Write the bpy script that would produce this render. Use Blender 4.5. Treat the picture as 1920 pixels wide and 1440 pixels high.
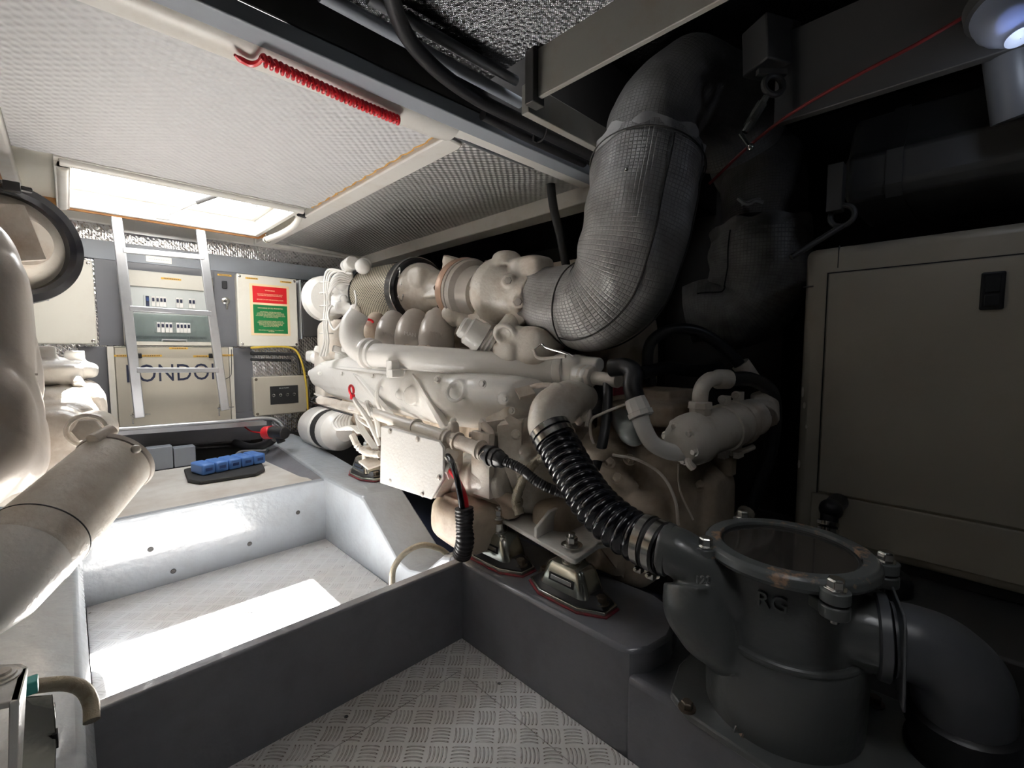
import bpy, bmesh, math, random
from mathutils import Vector, Matrix, Quaternion, noise
random.seed(7)
for o in list(bpy.data.objects): bpy.data.objects.remove(o)
sc = bpy.context.scene
COL = sc.collection
PI = math.pi
# ------------------------------------------------------------------ camera
YAW, PITCH, FPX, CH = math.radians(44.2), math.radians(4.26), 856.0, 1.25
cam_d = bpy.data.cameras.new('camera'); cam = bpy.data.objects.new('camera', cam_d); COL.objects.link(cam)
cam_d.sensor_width = 36; cam_d.lens = FPX/1920*36; cam_d.clip_start = .02
cam.location = (0, 0, CH)
cam.rotation_euler = (PI/2-PITCH, 0, -YAW)
sc.camera = cam
# ------------------------------------------------------------------ sky, sun, exposure
sc.view_settings.view_transform = 'Standard'; sc.view_settings.look = 'None'
sc.view_settings.exposure = 0.1; sc.view_settings.gamma = 1; sc.view_settings.use_curve_mapping = False
w = bpy.data.worlds.new('sky'); sc.world = w; w.use_nodes = True
w.node_tree.nodes['Background'].inputs[0].default_value = (.95, .97, 1, 1)
w.node_tree.nodes['Background'].inputs[1].default_value = 8.6
sun_d = bpy.data.lights.new('sun', 'SUN'); sun_d.energy = 115; sun_d.angle = math.radians(.6); sun_d.color = (1, .96, .9)
sun = bpy.data.objects.new('sun', sun_d); COL.objects.link(sun)
sun.rotation_euler = Vector((-.16, -1.38, -2.15)).to_track_quat('-Z', 'Y').to_euler()
# ------------------------------------------------------------------ picture point -> place, at a chosen plane or depth
_F = Vector((math.sin(YAW)*math.cos(PITCH), math.cos(YAW)*math.cos(PITCH), -math.sin(PITCH)))
_R = Vector((math.cos(YAW), -math.sin(YAW), 0)); _U = _R.cross(_F)
def at(px, py, D=None, X=None, Y=None, Z=None):
    d = _F+_R*((px-960)/FPX)-_U*((py-720)/FPX)
    if D is not None: t = D
    elif X is not None: t = X/d.x
    elif Y is not None: t = Y/d.y
    else: t = (Z-CH)/d.z
    return Vector((0, 0, CH))+d*t
def pts(*a): return [at(x, y, D=d) for x, y, d in a]
# ------------------------------------------------------------------ materials
def nm(name):
    m = bpy.data.materials.new(name); m.use_nodes = True
    nt = m.node_tree; b = nt.nodes['Principled BSDF']
    return m, nt, b
def nd(nt, t, **k):
    n = nt.nodes.new(t)
    for a, v in k.items():
        if a.startswith('i_'): n.inputs[a[2:].replace('_', ' ')].default_value = v
        elif a[0] == 'n' and a[1:].isdigit(): n.inputs[int(a[1:])].default_value = v
        else: setattr(n, a, v)
    return n
def mth(nt, op, a, b=None, c=None):
    n = nt.nodes.new('ShaderNodeMath'); n.operation = op
    for i, v in enumerate((a, b, c)):
        if v is None: continue
        if isinstance(v, (int, float)): n.inputs[i].default_value = v
        else: nt.links.new(v, n.inputs[i])
    return n.outputs[0]
def rgb(c): return (c[0], c[1], c[2], 1)
def paint(name, col, rough=.4, metal=0, stain=None, amt=.3, scale=3.0, bump=.0, bscale=60, spec=.5, lo=.5, hi=.72, coat=0):
    """plain painted or bare surface; stain = second colour in noise patches"""
    m, nt, b = nm(name)
    b.inputs['Roughness'].default_value = rough; b.inputs['Metallic'].default_value = metal
    b.inputs['Specular IOR Level'].default_value = spec; b.inputs['Coat Weight'].default_value = coat
    tc = nd(nt, 'ShaderNodeTexCoord')
    if stain:
        n = nd(nt, 'ShaderNodeTexNoise', i_Scale=scale, i_Detail=8.0, i_Roughness=.65); nt.links.new(tc.outputs['Object'], n.inputs['Vector'])
        r = nd(nt, 'ShaderNodeMapRange', n1=lo, n2=hi, n3=0.0, n4=amt); nt.links.new(n.outputs[0], r.inputs[0])
        mx = nd(nt, 'ShaderNodeMix', data_type='RGBA'); mx.inputs[6].default_value = rgb(col); mx.inputs[7].default_value = rgb(stain)
        nt.links.new(r.outputs[0], mx.inputs[0]); nt.links.new(mx.outputs[2], b.inputs['Base Color'])
    else: b.inputs['Base Color'].default_value = rgb(col)
    if bump:
        n2 = nd(nt, 'ShaderNodeTexNoise', i_Scale=float(bscale), i_Detail=3.0); nt.links.new(tc.outputs['Object'], n2.inputs['Vector'])
        bp = nd(nt, 'ShaderNodeBump', i_Strength=bump, i_Distance=.004); nt.links.new(n2.outputs[0], bp.inputs['Height']); nt.links.new(bp.outputs[0], b.inputs['Normal'])
    return m
def mat_checker(name, rot=PI/4, cell=.0715, wear=.6, base=(.82,.81,.80)):
    m, nt, b = nm(name); L = nt.links.new
    tc = nd(nt, 'ShaderNodeTexCoord'); mp = nd(nt, 'ShaderNodeMapping'); mp.inputs['Rotation'].default_value = (0, 0, rot); mp.inputs['Scale'].default_value = (1/cell,)*3
    L(tc.outputs['Object'], mp.inputs[0]); sp = nd(nt, 'ShaderNodeSeparateXYZ'); L(mp.outputs[0], sp.inputs[0])
    x, y = sp.outputs[0], sp.outputs[1]
    par = mth(nt, 'MODULO', mth(nt, 'ADD', mth(nt, 'FLOOR', x), mth(nt, 'FLOOR', y)), 2); par = mth(nt, 'ABSOLUTE', par)
    fx, fy = mth(nt, 'FRACT', x), mth(nt, 'FRACT', y)
    def mix(a, c): # par ? c : a
        return mth(nt, 'ADD', mth(nt, 'MULTIPLY', a, mth(nt, 'SUBTRACT', 1.0, par)), mth(nt, 'MULTIPLY', c, par))
    u, v = mix(fx, fy), mix(fy, fx)
    # five bars along v inside .1-.9 of u
    curve = mth(nt, 'MULTIPLY', mth(nt, 'POWER', mth(nt, 'SUBTRACT', v, .5), 2.0), .35)
    s = mth(nt, 'FRACT', mth(nt, 'MULTIPLY', mth(nt, 'ADD', mth(nt, 'SUBTRACT', u, .09), curve), 5.6))
    bar = mth(nt, 'SUBTRACT', 1.0, mth(nt, 'MULTIPLY', mth(nt, 'ABSOLUTE', mth(nt, 'SUBTRACT', s, .5)), 4.2)); bar = mth(nt, 'MAXIMUM', bar, 0.0)
    wu = mth(nt, 'LESS_THAN', mth(nt, 'ABSOLUTE', mth(nt, 'SUBTRACT', u, .5)), .42)
    wv = nd(nt, 'ShaderNodeMapRange', n1=.42, n2=.3, n3=0.0, n4=1.0); L(mth(nt, 'ABSOLUTE', mth(nt, 'SUBTRACT', v, .5)), wv.inputs[0])
    h = mth(nt, 'MULTIPLY', mth(nt, 'MULTIPLY', bar, wu), wv.outputs[0])
    n = nd(nt, 'ShaderNodeTexNoise', i_Scale=14.0, i_Detail=9.0, i_Roughness=.75); L(tc.outputs['Object'], n.inputs[0])
    n2 = nd(nt, 'ShaderNodeTexNoise', i_Scale=2.2, i_Detail=4.0); L(tc.outputs['Object'], n2.inputs[0])
    edge = mth(nt, 'MULTIPLY', mth(nt, 'SUBTRACT', 1.0, mth(nt, 'MULTIPLY', mth(nt, 'ABSOLUTE', mth(nt, 'SUBTRACT', h, .35)), 2.6)), 1.0)
    edge = mth(nt, 'MAXIMUM', edge, 0.0)
    r = nd(nt, 'ShaderNodeMapRange', n1=.38, n2=.55, n3=0.35, n4=1.3); L(n.outputs[0], r.inputs[0])
    f = mth(nt, 'MULTIPLY', mth(nt, 'MULTIPLY', edge, r.outputs[0]), wear)
    r2 = nd(nt, 'ShaderNodeMapRange', n1=.42, n2=.7, n3=0.0, n4=.45); L(n2.outputs[0], r2.inputs[0])
    m0 = nd(nt, 'ShaderNodeMix', data_type='RGBA'); m0.inputs[6].default_value = rgb(base); m0.inputs[7].default_value = (.5,.44,.37,1); L(r2.outputs[0], m0.inputs[0])
    m1 = nd(nt, 'ShaderNodeMix', data_type='RGBA'); m1.inputs[7].default_value = (.16,.12,.09,1); L(m0.outputs[2], m1.inputs[6]); L(f, m1.inputs[0])
    n3 = nd(nt, 'ShaderNodeTexNoise', i_Scale=45.0, i_Detail=3.0); L(tc.outputs['Object'], n3.inputs[0])
    r3 = nd(nt, 'ShaderNodeMapRange', n1=.69, n2=.74, n3=0.0, n4=.8); L(n3.outputs[0], r3.inputs[0])
    m2 = nd(nt, 'ShaderNodeMix', data_type='RGBA'); m2.inputs[7].default_value = (.1,.07,.05,1); L(m1.outputs[2], m2.inputs[6]); L(r3.outputs[0], m2.inputs[0])
    L(m2.outputs[2], b.inputs['Base Color']); b.inputs['Roughness'].default_value = .42
    bp = nd(nt, 'ShaderNodeBump', i_Strength=.8, i_Distance=.003); L(h, bp.inputs['Height']); L(bp.outputs[0], b.inputs['Normal'])
    return m
def mat_foil(name, col=(.8,.8,.82), rough=.22, grid=120.0, crumple=22.0, st=.6, metal=.9):
    m, nt, b = nm(name); L = nt.links.new; tc = nd(nt, 'ShaderNodeTexCoord')
    b.inputs['Base Color'].default_value = rgb(col); b.inputs['Metallic'].default_value = metal; b.inputs['Roughness'].default_value = rough
    v = nd(nt, 'ShaderNodeTexVoronoi', i_Scale=crumple); L(tc.outputs['Object'], v.inputs[0])
    w1 = nd(nt, 'ShaderNodeTexWave', i_Scale=grid/6.28, i_Distortion=.6); w1.bands_direction = 'X'; L(tc.outputs['Object'], w1.inputs[0])
    w2 = nd(nt, 'ShaderNodeTexWave', i_Scale=grid/6.28, i_Distortion=.6); w2.bands_direction = 'DIAGONAL'; L(tc.outputs['Object'], w2.inputs[0])
    h = mth(nt, 'ADD', mth(nt, 'MULTIPLY', v.outputs[0], .8), mth(nt, 'MULTIPLY', mth(nt, 'MAXIMUM', w1.outputs['Fac'], w2.outputs['Fac']), .25))
    bp = nd(nt, 'ShaderNodeBump', i_Strength=st, i_Distance=.01); L(h, bp.inputs['Height']); L(bp.outputs[0], b.inputs['Normal'])
    return m
def mat_emboss(name, col, rough, metal, fx=38.0, fy=26.0, st=.5, dist=.006):
    """soft egg-box embossing of the sound insulation panels"""
    m, nt, b = nm(name); L = nt.links.new; tc = nd(nt, 'ShaderNodeTexCoord')
    b.inputs['Base Color'].default_value = rgb(col); b.inputs['Metallic'].default_value = metal; b.inputs['Roughness'].default_value = rough
    sp = nd(nt, 'ShaderNodeSeparateXYZ'); L(tc.outputs['Object'], sp.inputs[0])
    nz = nd(nt, 'ShaderNodeTexNoise', i_Scale=2.5); L(tc.outputs['Object'], nz.inputs[0])
    xx = mth(nt, 'ADD', sp.outputs[0], mth(nt, 'MULTIPLY', nz.outputs[0], .05))
    a = mth(nt, 'SINE', mth(nt, 'MULTIPLY', xx, 2*PI*fx*.5)); c = mth(nt, 'SINE', mth(nt, 'MULTIPLY', sp.outputs[1], 2*PI*fy))
    h = mth(nt, 'MULTIPLY', a, c)
    bp = nd(nt, 'ShaderNodeBump', i_Strength=st, i_Distance=dist); L(h, bp.inputs['Height']); L(bp.outputs[0], b.inputs['Normal'])
    return m
def mat_weave(name, col, col2, rough, metal, per=.022, st=.5):
    """cloth with a square stitched grid, laid along the tube by its UV (metres)"""
    m, nt, b = nm(name); L = nt.links.new; tc = nd(nt, 'ShaderNodeTexCoord'); sp = nd(nt, 'ShaderNodeSeparateXYZ'); L(tc.outputs['UV'], sp.inputs[0])
    def line(o, per, wd):
        f = mth(nt, 'ABSOLUTE', mth(nt, 'SUBTRACT', mth(nt, 'FRACT', mth(nt, 'DIVIDE', o, per)), .5))
        r = nd(nt, 'ShaderNodeMapRange', n1=.5-wd, n2=.5, n3=0.0, n4=1.0); L(f, r.inputs[0]); return r.outputs[0]
    g = mth(nt, 'MAXIMUM', line(sp.outputs[0], per, .13), line(sp.outputs[1], per*.8, .16))
    fine = mth(nt, 'MAXIMUM', line(sp.outputs[0], per/7, .4), line(sp.outputs[1], per/7, .4))
    n = nd(nt, 'ShaderNodeTexNoise', i_Scale=6.0, i_Detail=7.0, i_Roughness=.65); L(tc.outputs['Object'], n.inputs[0])
    n5 = nd(nt, 'ShaderNodeTexNoise', i_Scale=17.0, i_Detail=3.0); L(tc.outputs['Object'], n5.inputs[0])
    r = nd(nt, 'ShaderNodeMapRange', n1=.38, n2=.68, n3=0.0, n4=.85); L(n.outputs[0], r.inputs[0])
    mx = nd(nt, 'ShaderNodeMix', data_type='RGBA'); mx.inputs[6].default_value = rgb(col); mx.inputs[7].default_value = rgb(col2); L(r.outputs[0], mx.inputs[0])
    m1 = nd(nt, 'ShaderNodeMix', data_type='RGBA'); m1.inputs[7].default_value = rgb([c*.45 for c in col2]); L(mx.outputs[2], m1.inputs[6]); L(mth(nt, 'MULTIPLY', g, .22), m1.inputs[0])
    L(m1.outputs[2], b.inputs['Base Color']); b.inputs['Metallic'].default_value = metal; b.inputs['Roughness'].default_value = rough
    h = mth(nt, 'SUBTRACT', mth(nt, 'MULTIPLY', n5.outputs[0], 1.8), mth(nt, 'ADD', mth(nt, 'MULTIPLY', g, .5), mth(nt, 'MULTIPLY', fine, .12)))
    bp = nd(nt, 'ShaderNodeBump', i_Strength=st, i_Distance=.006); L(h, bp.inputs['Height']); L(bp.outputs[0], b.inputs['Normal'])
    return m
def mat_mesh(name):
    """expanded metal cage over the filter paper"""
    m, nt, b = nm(name); L = nt.links.new; tc = nd(nt, 'ShaderNodeTexCoord'); sp = nd(nt, 'ShaderNodeSeparateXYZ'); L(tc.outputs['UV'], sp.inputs[0])
    u = mth(nt, 'DIVIDE', sp.outputs[0], .020); v = mth(nt, 'DIVIDE', sp.outputs[1], .034)
    a = mth(nt, 'ABSOLUTE', mth(nt, 'SUBTRACT', mth(nt, 'FRACT', mth(nt, 'ADD', u, v)), .5)); c = mth(nt, 'ABSOLUTE', mth(nt, 'SUBTRACT', mth(nt, 'FRACT', mth(nt, 'SUBTRACT', u, v)), .5))
    g = mth(nt, 'MAXIMUM', a, c); r = nd(nt, 'ShaderNodeMapRange', n1=.3, n2=.38, n3=0.0, n4=1.0); L(g, r.inputs[0])
    mx = nd(nt, 'ShaderNodeMix', data_type='RGBA'); mx.inputs[6].default_value = (.07,.06,.045,1); mx.inputs[7].default_value = (.55,.49,.37,1); L(r.outputs[0], mx.inputs[0]); L(mx.outputs[2], b.inputs['Base Color'])
    L(mth(nt, 'MULTIPLY', r.outputs[0], .35), b.inputs['Metallic']); b.inputs['Roughness'].default_value = .4
    bp = nd(nt, 'ShaderNodeBump', i_Strength=.8, i_Distance=.003); L(r.outputs[0], bp.inputs['Height']); L(bp.outputs[0], b.inputs['Normal'])
    return m
def mat_glass(name, col=(.8,.85,.85), rough=.05, trans=.9):
    m, nt, b = nm(name); b.inputs['Base Color'].default_value = rgb(col); b.inputs['Roughness'].default_value = rough; b.inputs['Transmission Weight'].default_value = trans; b.inputs['IOR'].default_value = 1.45
    return m
def mat_emit(name, col, st):
    m, nt, b = nm(name); b.inputs['Base Color'].default_value = rgb(col); b.inputs['Emission Color'].default_value = rgb(col); b.inputs['Emission Strength'].default_value = st
    return m
M = dict(
 eng=paint('engine_cream_paint', (.72,.67,.60), .28, stain=(.38,.26,.17), amt=.75, scale=4.5, bump=.5, bscale=70, lo=.46, hi=.74),
 engd=paint('engine_grimy_paint', (.5,.42,.33), .5, stain=(.2,.13,.08), amt=.75, scale=5, bump=.4, bscale=45, lo=.4, hi=.72),
 engw=paint('engine_white_paint', (.82,.80,.76), .22, stain=(.5,.38,.27), amt=.3, scale=5, bump=.3, bscale=80, lo=.55, hi=.8),
 engg=paint('engine_silver_grey_paint', (.48,.44,.40), .3, stain=(.36,.29,.23), amt=.5, scale=4, bump=.2, bscale=70, metal=.15),
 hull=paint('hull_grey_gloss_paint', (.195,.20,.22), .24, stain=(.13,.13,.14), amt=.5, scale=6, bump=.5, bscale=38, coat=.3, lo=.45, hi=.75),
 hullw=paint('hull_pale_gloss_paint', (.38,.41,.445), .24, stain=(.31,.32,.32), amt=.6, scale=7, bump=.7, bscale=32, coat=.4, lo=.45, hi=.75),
 check=mat_checker('tread_plate_worn', wear=1.1),
 check2=mat_checker('tread_plate_pale', wear=.25, base=(.66,.67,.69)),
 plat=paint('platform_pale_boards', (.62,.60,.56), .5, stain=(.40,.34,.28), amt=.7, scale=4, bump=.15, bscale=30, lo=.42, hi=.72),
 pan=paint('bulkhead_grey_panel', (.15,.152,.165), .38, stain=(.19,.19,.20), amt=.5, scale=3),
 panb=paint('bulkhead_beam_grey', (.25,.27,.30), .4, stain=(.2,.2,.22), amt=.5, scale=3),
 cab=paint('cabinet_cream_enamel', (.66,.63,.55), .38, stain=(.5,.45,.36), amt=.35, scale=3),
 cabd=paint('cabinet_beige_enamel', (.47,.43,.35), .36, stain=(.37,.32,.24), amt=.5, scale=2.5),
 beam=paint('deck_beam_dull_white', (.28,.27,.245), .5, stain=(.25,.2,.15), amt=.5, scale=6),
 wht=paint('white_gelcoat', (.74,.72,.68), .35, stain=(.52,.44,.34), amt=.45, scale=5, lo=.5, hi=.75),
 whtrust=paint('white_paint_with_rust', (.72,.69,.64), .45, stain=(.5,.17,.05), amt=.9, scale=5, lo=.66, hi=.7),
 foil=mat_foil('crumpled_foil', rough=.2),
 foild=mat_foil('deckhead_foil', col=(.17,.173,.18), rough=.18, grid=420, crumple=60, st=.6),
 embw=mat_emboss('embossed_white_insulation', (.52,.519,.525), .5, 0, fx=46, fy=25, st=.6),
 embm=mat_emboss('embossed_silver_insulation', (.52,.515,.51), .36, .6, fx=46, fy=25, st=.9),
 foam=paint('orange_foam', (.55,.30,.08), .9, stain=(.36,.17,.05), amt=.8, scale=20, bump=.6, bscale=80),
 timb=paint('stained_plywood_edge', (.42,.2,.07), .7, stain=(.2,.08,.03), amt=.8, scale=9),
 black=paint('black_rubber', (.018,.018,.02), .38, bump=.15, bscale=60),
 blackg=paint('black_gloss_hose', (.012,.012,.016), .18, spec=.7),
 blackm=paint('black_matt', (.02,.02,.02), .7),
 dark=paint('dark_void_paint', (.035,.033,.032), .7, stain=(.06,.055,.05), amt=.6, scale=3),
 darkg=paint('dark_grey_steel', (.06,.058,.056), .5, stain=(.06,.055,.05), amt=.6, scale=3, bump=.1),
 alu=paint('brushed_aluminium', (.72,.73,.75), .28, metal=.85, stain=(.5,.5,.52), amt=.4, scale=8),
 steel=paint('bright_steel', (.62,.61,.58), .22, metal=1, stain=(.35,.3,.24), amt=.4, scale=9),
 zinc=paint('zinc_plated_steel', (.55,.56,.50), .2, metal=.9, stain=(.3,.3,.25), amt=.6, scale=7, bump=.15, bscale=18),
 copper=paint('heat_stained_copper', (.55,.36,.26), .4, metal=.4, stain=(.62,.5,.4), amt=.7, scale=9),
 rust=paint('rusty_steel', (.13,.105,.08), .5, metal=.5, stain=(.07,.05,.035), amt=.8, scale=12),
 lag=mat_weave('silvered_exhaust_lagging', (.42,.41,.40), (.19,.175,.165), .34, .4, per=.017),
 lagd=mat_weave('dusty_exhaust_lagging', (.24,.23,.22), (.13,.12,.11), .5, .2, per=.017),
 seam=paint('lagging_seam_thread', (.03,.028,.026), .8),
 hem=paint('lagging_hem_cloth', (.33,.32,.31), .55, bump=.4, bscale=40),
 mesh=mat_mesh('filter_expanded_metal'),
 strn=paint('strainer_grey_enamel', (.10,.107,.105), .28, stain=(.12,.12,.12), amt=.5, scale=6, bump=.35, bscale=40, coat=.2),
 chip=paint('strainer_rim_chipped', (.12,.13,.13), .26, stain=(.42,.27,.18), amt=.9, scale=11, lo=.55, hi=.62, bump=.2),
 pvc=paint('grey_pvc', (.11,.115,.125), .36, stain=(.08,.08,.09), amt=.5, scale=6),
 sglass=paint('strainer_lid_glass', (.05,.045,.04), .07, spec=.7, stain=(.09,.08,.07), amt=.8, scale=14),
 blue=paint('blue_plastic', (.08,.20,.52), .35, stain=(.15,.3,.62), amt=.4, scale=20),
 blued=paint('dark_blue_plastic', (.02,.05,.18), .4),
 redc=paint('dull_red_cable', (.16,.012,.012), .5),
 red=paint('red_plastic', (.65,.02,.03), .3),
 redm=paint('red_marking_paint', (.30,.03,.05), .6, stain=(.16,.05,.05), amt=.8, scale=30, lo=.45, hi=.6),
 signr=paint('sign_red', (.62,.015,.02), .4), signg=paint('sign_green', (.01,.17,.05), .4), cream=paint('sign_cream', (.80,.60,.36), .5),
 ink=paint('navy_lettering', (.015,.02,.05), .4), yel=paint('yellow_label', (.72,.42,.06), .5), yelw=paint('yellow_cable_sheath', (.6,.42,.05), .45),
 silk=paint('pale_print', (.75,.7,.6), .6), greyb=paint('grey_ball_plastic', (.33,.36,.35), .3, spec=.6),
 prot=paint('pale_grey_plastic', (.5,.52,.5), .4), smoke=mat_glass('smoked_window', (.72,.78,.76), .05, .92),
 lampg=mat_glass('lamp_globe_glass', (.75,.8,.95), .35, .7), bulb=mat_emit('lamp_bulb_glow', (.25,.35,.8), .35),
 braid=paint('braided_steel_hose', (.35,.31,.24), .35, metal=.7, stain=(.2,.15,.09), amt=.6, scale=60, bump=.6, bscale=300),
 teal=paint('teal_plastic', (.05,.35,.32), .4), wood=paint('varnished_timber', (.22,.09,.04), .4, stain=(.12,.05,.02), amt=.6, scale=8),
)
# ------------------------------------------------------------------ mesh building
ORG = {}
def vec(a): return a if isinstance(a, Vector) else Vector(a)
def frame(d):
    d = vec(d).normalized(); u = Vector((0,0,1)) if abs(d.z) < .9 else Vector((0,1,0))
    a = u.cross(d).normalized(); return a, d.cross(a).normalized(), d
def spline(P, n=8):
    P = [vec(p) for p in P]
    if len(P) < 3: return P
    Q = [P[0]*2-P[1]]+P+[P[-1]*2-P[-2]]; out = []
    for i in range(1, len(Q)-2):
        for k in range(n):
            t = k/n; a, b, c, d = Q[i-1], Q[i], Q[i+1], Q[i+2]
            out.append(.5*((2*b)+(c-a)*t+(2*a-5*b+4*c-d)*t*t+(3*b-a-3*c+d)*t**3))
    return out+[P[-1]]
def lerpr(rs, n, cnt):
    if isinstance(rs, (int, float)): return [rs]*cnt
    out = []
    for i in range(len(rs)-1):
        for k in range(n):
            t = k/n; t = t*t*(3-2*t); out.append(rs[i]*(1-t)+rs[i+1]*t)
    return out+[rs[-1]]
class MB:
    def __init__(s): s.bm = bmesh.new(); s.uv = s.bm.loops.layers.uv.new('UVMap')
    def face(s, vs):
        try: return s.bm.faces.new(vs)
        except ValueError: return None
    def box(s, c, size, rot=None):
        c = vec(c); h = vec(size)/2; vs = []
        for x in (-1,1):
            for y in (-1,1):
                for z in (-1,1):
                    p = Vector((x*h.x, y*h.y, z*h.z)); p = rot@p if rot else p; vs.append(s.bm.verts.new(c+p))
        for f in ((0,1,3,2),(4,6,7,5),(0,4,5,1),(2,3,7,6),(0,2,6,4),(1,5,7,3)): s.face([vs[i] for i in f])
        return s
    def ext(s, x0, x1, y0, y1, z0, z1): return s.box(((x0+x1)/2,(y0+y1)/2,(z0+z1)/2), (abs(x1-x0),abs(y1-y0),abs(z1-z0)))
    def bar(s, a, b, w, h, up=(0,0,1)):
        a, b = vec(a), vec(b); d = (b-a); L = d.length; d.normalize(); x = vec(up).cross(d).normalized(); z = d.cross(x)
        return s.box((a+b)/2, (w, L, h), Matrix((x, d, z)).transposed())
    def prism(s, P, v):
        P = [vec(p) for p in P]; v = vec(v); a = [s.bm.verts.new(p) for p in P]; b = [s.bm.verts.new(p+v) for p in P]
        s.face(a[::-1]); s.face(b)
        for i in range(len(P)): j = (i+1) % len(P); s.face([a[i], a[j], b[j], b[i]])
        return s
    def loft(s, rings, caps=True, closed=True):
        R = [[s.bm.verts.new(vec(p)) for p in r] for r in rings]; n = len(R[0])
        for i in range(len(R)-1):
            for j in range(n if closed else n-1):
                k = (j+1) % n; s.face([R[i][j], R[i][k], R[i+1][k], R[i+1][j]])
        if caps: s.face(R[0][::-1]); s.face(R[-1])
        return s
    def tube(s, P, r, seg=16, n=8, caps=True, wob=0, fn=None, sq=1.0):
        """r number or one radius per control point; fn(length, angle) adds to the radius"""
        cnt0 = len(P); C = spline(P, n); m = n if cnt0 > 2 else 1
        rs = lerpr(r, m, len(C)) if cnt0 > 2 or not isinstance(r, (int,float)) else [r]*len(C)
        if len(rs) != len(C): rs = [rs[0]]*len(C)
        T = [(C[min(i+1,len(C)-1)]-C[max(i-1,0)]).normalized() for i in range(len(C))]
        a, b, _ = frame(T[0]); rings = []; Ls = []; L = 0
        for i, c in enumerate(C):
            if i:
                L += (C[i]-C[i-1]).length; q = T[i-1].rotation_difference(T[i]); a = q@a
                a = (a-T[i]*a.dot(T[i])).normalized(); b = T[i].cross(a)
            ring = []
            for k in range(seg):
                th = 2*PI*k/seg; rr = rs[i]
                if fn: rr += fn(L, th)
                if wob: rr += wob*(noise.noise(c*7+Vector((math.cos(th),math.sin(th),0))*1.7))
                ring.append(s.bm.verts.new(c+(a*math.cos(th)+b*math.sin(th)*sq)*rr))
            rings.append(ring); Ls.append(L)
        rm = max(rs)
        for i in range(len(rings)-1):
            for k in range(seg):
                f = s.face([rings[i][k], rings[i][(k+1)%seg], rings[i+1][(k+1)%seg], rings[i+1][k]])
                if f:
                    for lp, (ii, kk) in zip(f.loops, ((i,k),(i,k+1),(i+1,k+1),(i+1,k))): lp[s.uv].uv = (kk/seg*2*PI*rm, Ls[ii])
        if caps: s.face(rings[0][::-1]); s.face(rings[-1])
        return s
    def lathe(s, o, ax, prof, seg=32, caps=True, squash=1.0):
        o = vec(o); a, b, d = frame(ax); rings = []
        for t, r in prof: rings.append([s.bm.verts.new(o+d*t+(a*math.cos(2*PI*k/seg)+b*squash*math.sin(2*PI*k/seg))*max(r, 1e-4)) for k in range(seg)])
        rm = max(r for t, r in prof)
        for i in range(len(rings)-1):
            for k in range(seg):
                f = s.face([rings[i][k], rings[i][(k+1)%seg], rings[i+1][(k+1)%seg], rings[i+1][k]])
                if f:
                    for lp, (ii, kk) in zip(f.loops, ((i,k),(i,k+1),(i+1,k+1),(i+1,k))): lp[s.uv].uv = (kk/seg*2*PI*rm, prof[ii][0])
        if caps: s.face(rings[0][::-1]); s.face(rings[-1])
        return s
    def cyl(s, a, b, r, seg=24, r2=None):
        a, b = vec(a), vec(b); return s.lathe(a, b-a, [(0, r), ((b-a).length, r if r2 is None else r2)], seg)
    def ball(s, c, r, seg=24, sc=(1,1,1)):
        m = Matrix.Translation(vec(c)) @ Matrix.Diagonal((sc[0], sc[1], sc[2], 1)); bmesh.ops.create_uvsphere(s.bm, u_segments=seg, v_segments=seg//2, radius=r, matrix=m); return s
    def torus(s, c, ax, R, r, seg=40, seg2=10, a0=0, a1=2*PI):
        c = vec(c); a, b, d = frame(ax); full = abs(a1-a0-2*PI) < 1e-3; N = seg if full else seg+1; rings = []
        for i in range(N):
            t = a0+(a1-a0)*i/seg; e = a*math.cos(t)+b*math.sin(t)
            rings.append([s.bm.verts.new(c+e*(R+r*math.cos(2*PI*k/seg2))+d*r*math.sin(2*PI*k/seg2)) for k in range(seg2)])
        for i in range(N if full else N-1):
            for k in range(seg2): s.face([rings[i][k], rings[i][(k+1)%seg2], rings[(i+1)%N][(k+1)%seg2], rings[(i+1)%N][k]])
        if not full: s.face(rings[0][::-1]); s.face(rings[-1])
        return s
    def bolt(s, c, ax, r, h=None):
        c = vec(c); d = vec(ax).normalized(); h = h or r*1.1
        s.lathe(c, d, [(0, r*1.45), (r*.2, r*1.45)], 20); s.lathe(c+d*r*.2, d, [(0, r), (h*.85, r), (h, r*.82)], 6); return s
    def blob(s, c, size, rot=None, p=4):
        """rounded block (superellipsoid)"""
        c = vec(c); rings = []; nu, nv = 24, 14
        sg = lambda v, e: math.copysign(abs(v)**e, v)
        for j in range(1, nv):
            ph = -PI/2+PI*j/nv; r = []
            for i in range(nu):
                t = 2*PI*i/nu; e = 2/p
                q = Vector((size[0]/2*sg(math.cos(ph),e)*sg(math.cos(t),e), size[1]/2*sg(math.cos(ph),e)*sg(math.sin(t),e), size[2]/2*sg(math.sin(ph),e)))
                r.append(c+(rot@q if rot else q))
            rings.append(r)
        return s.loft(rings)
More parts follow.
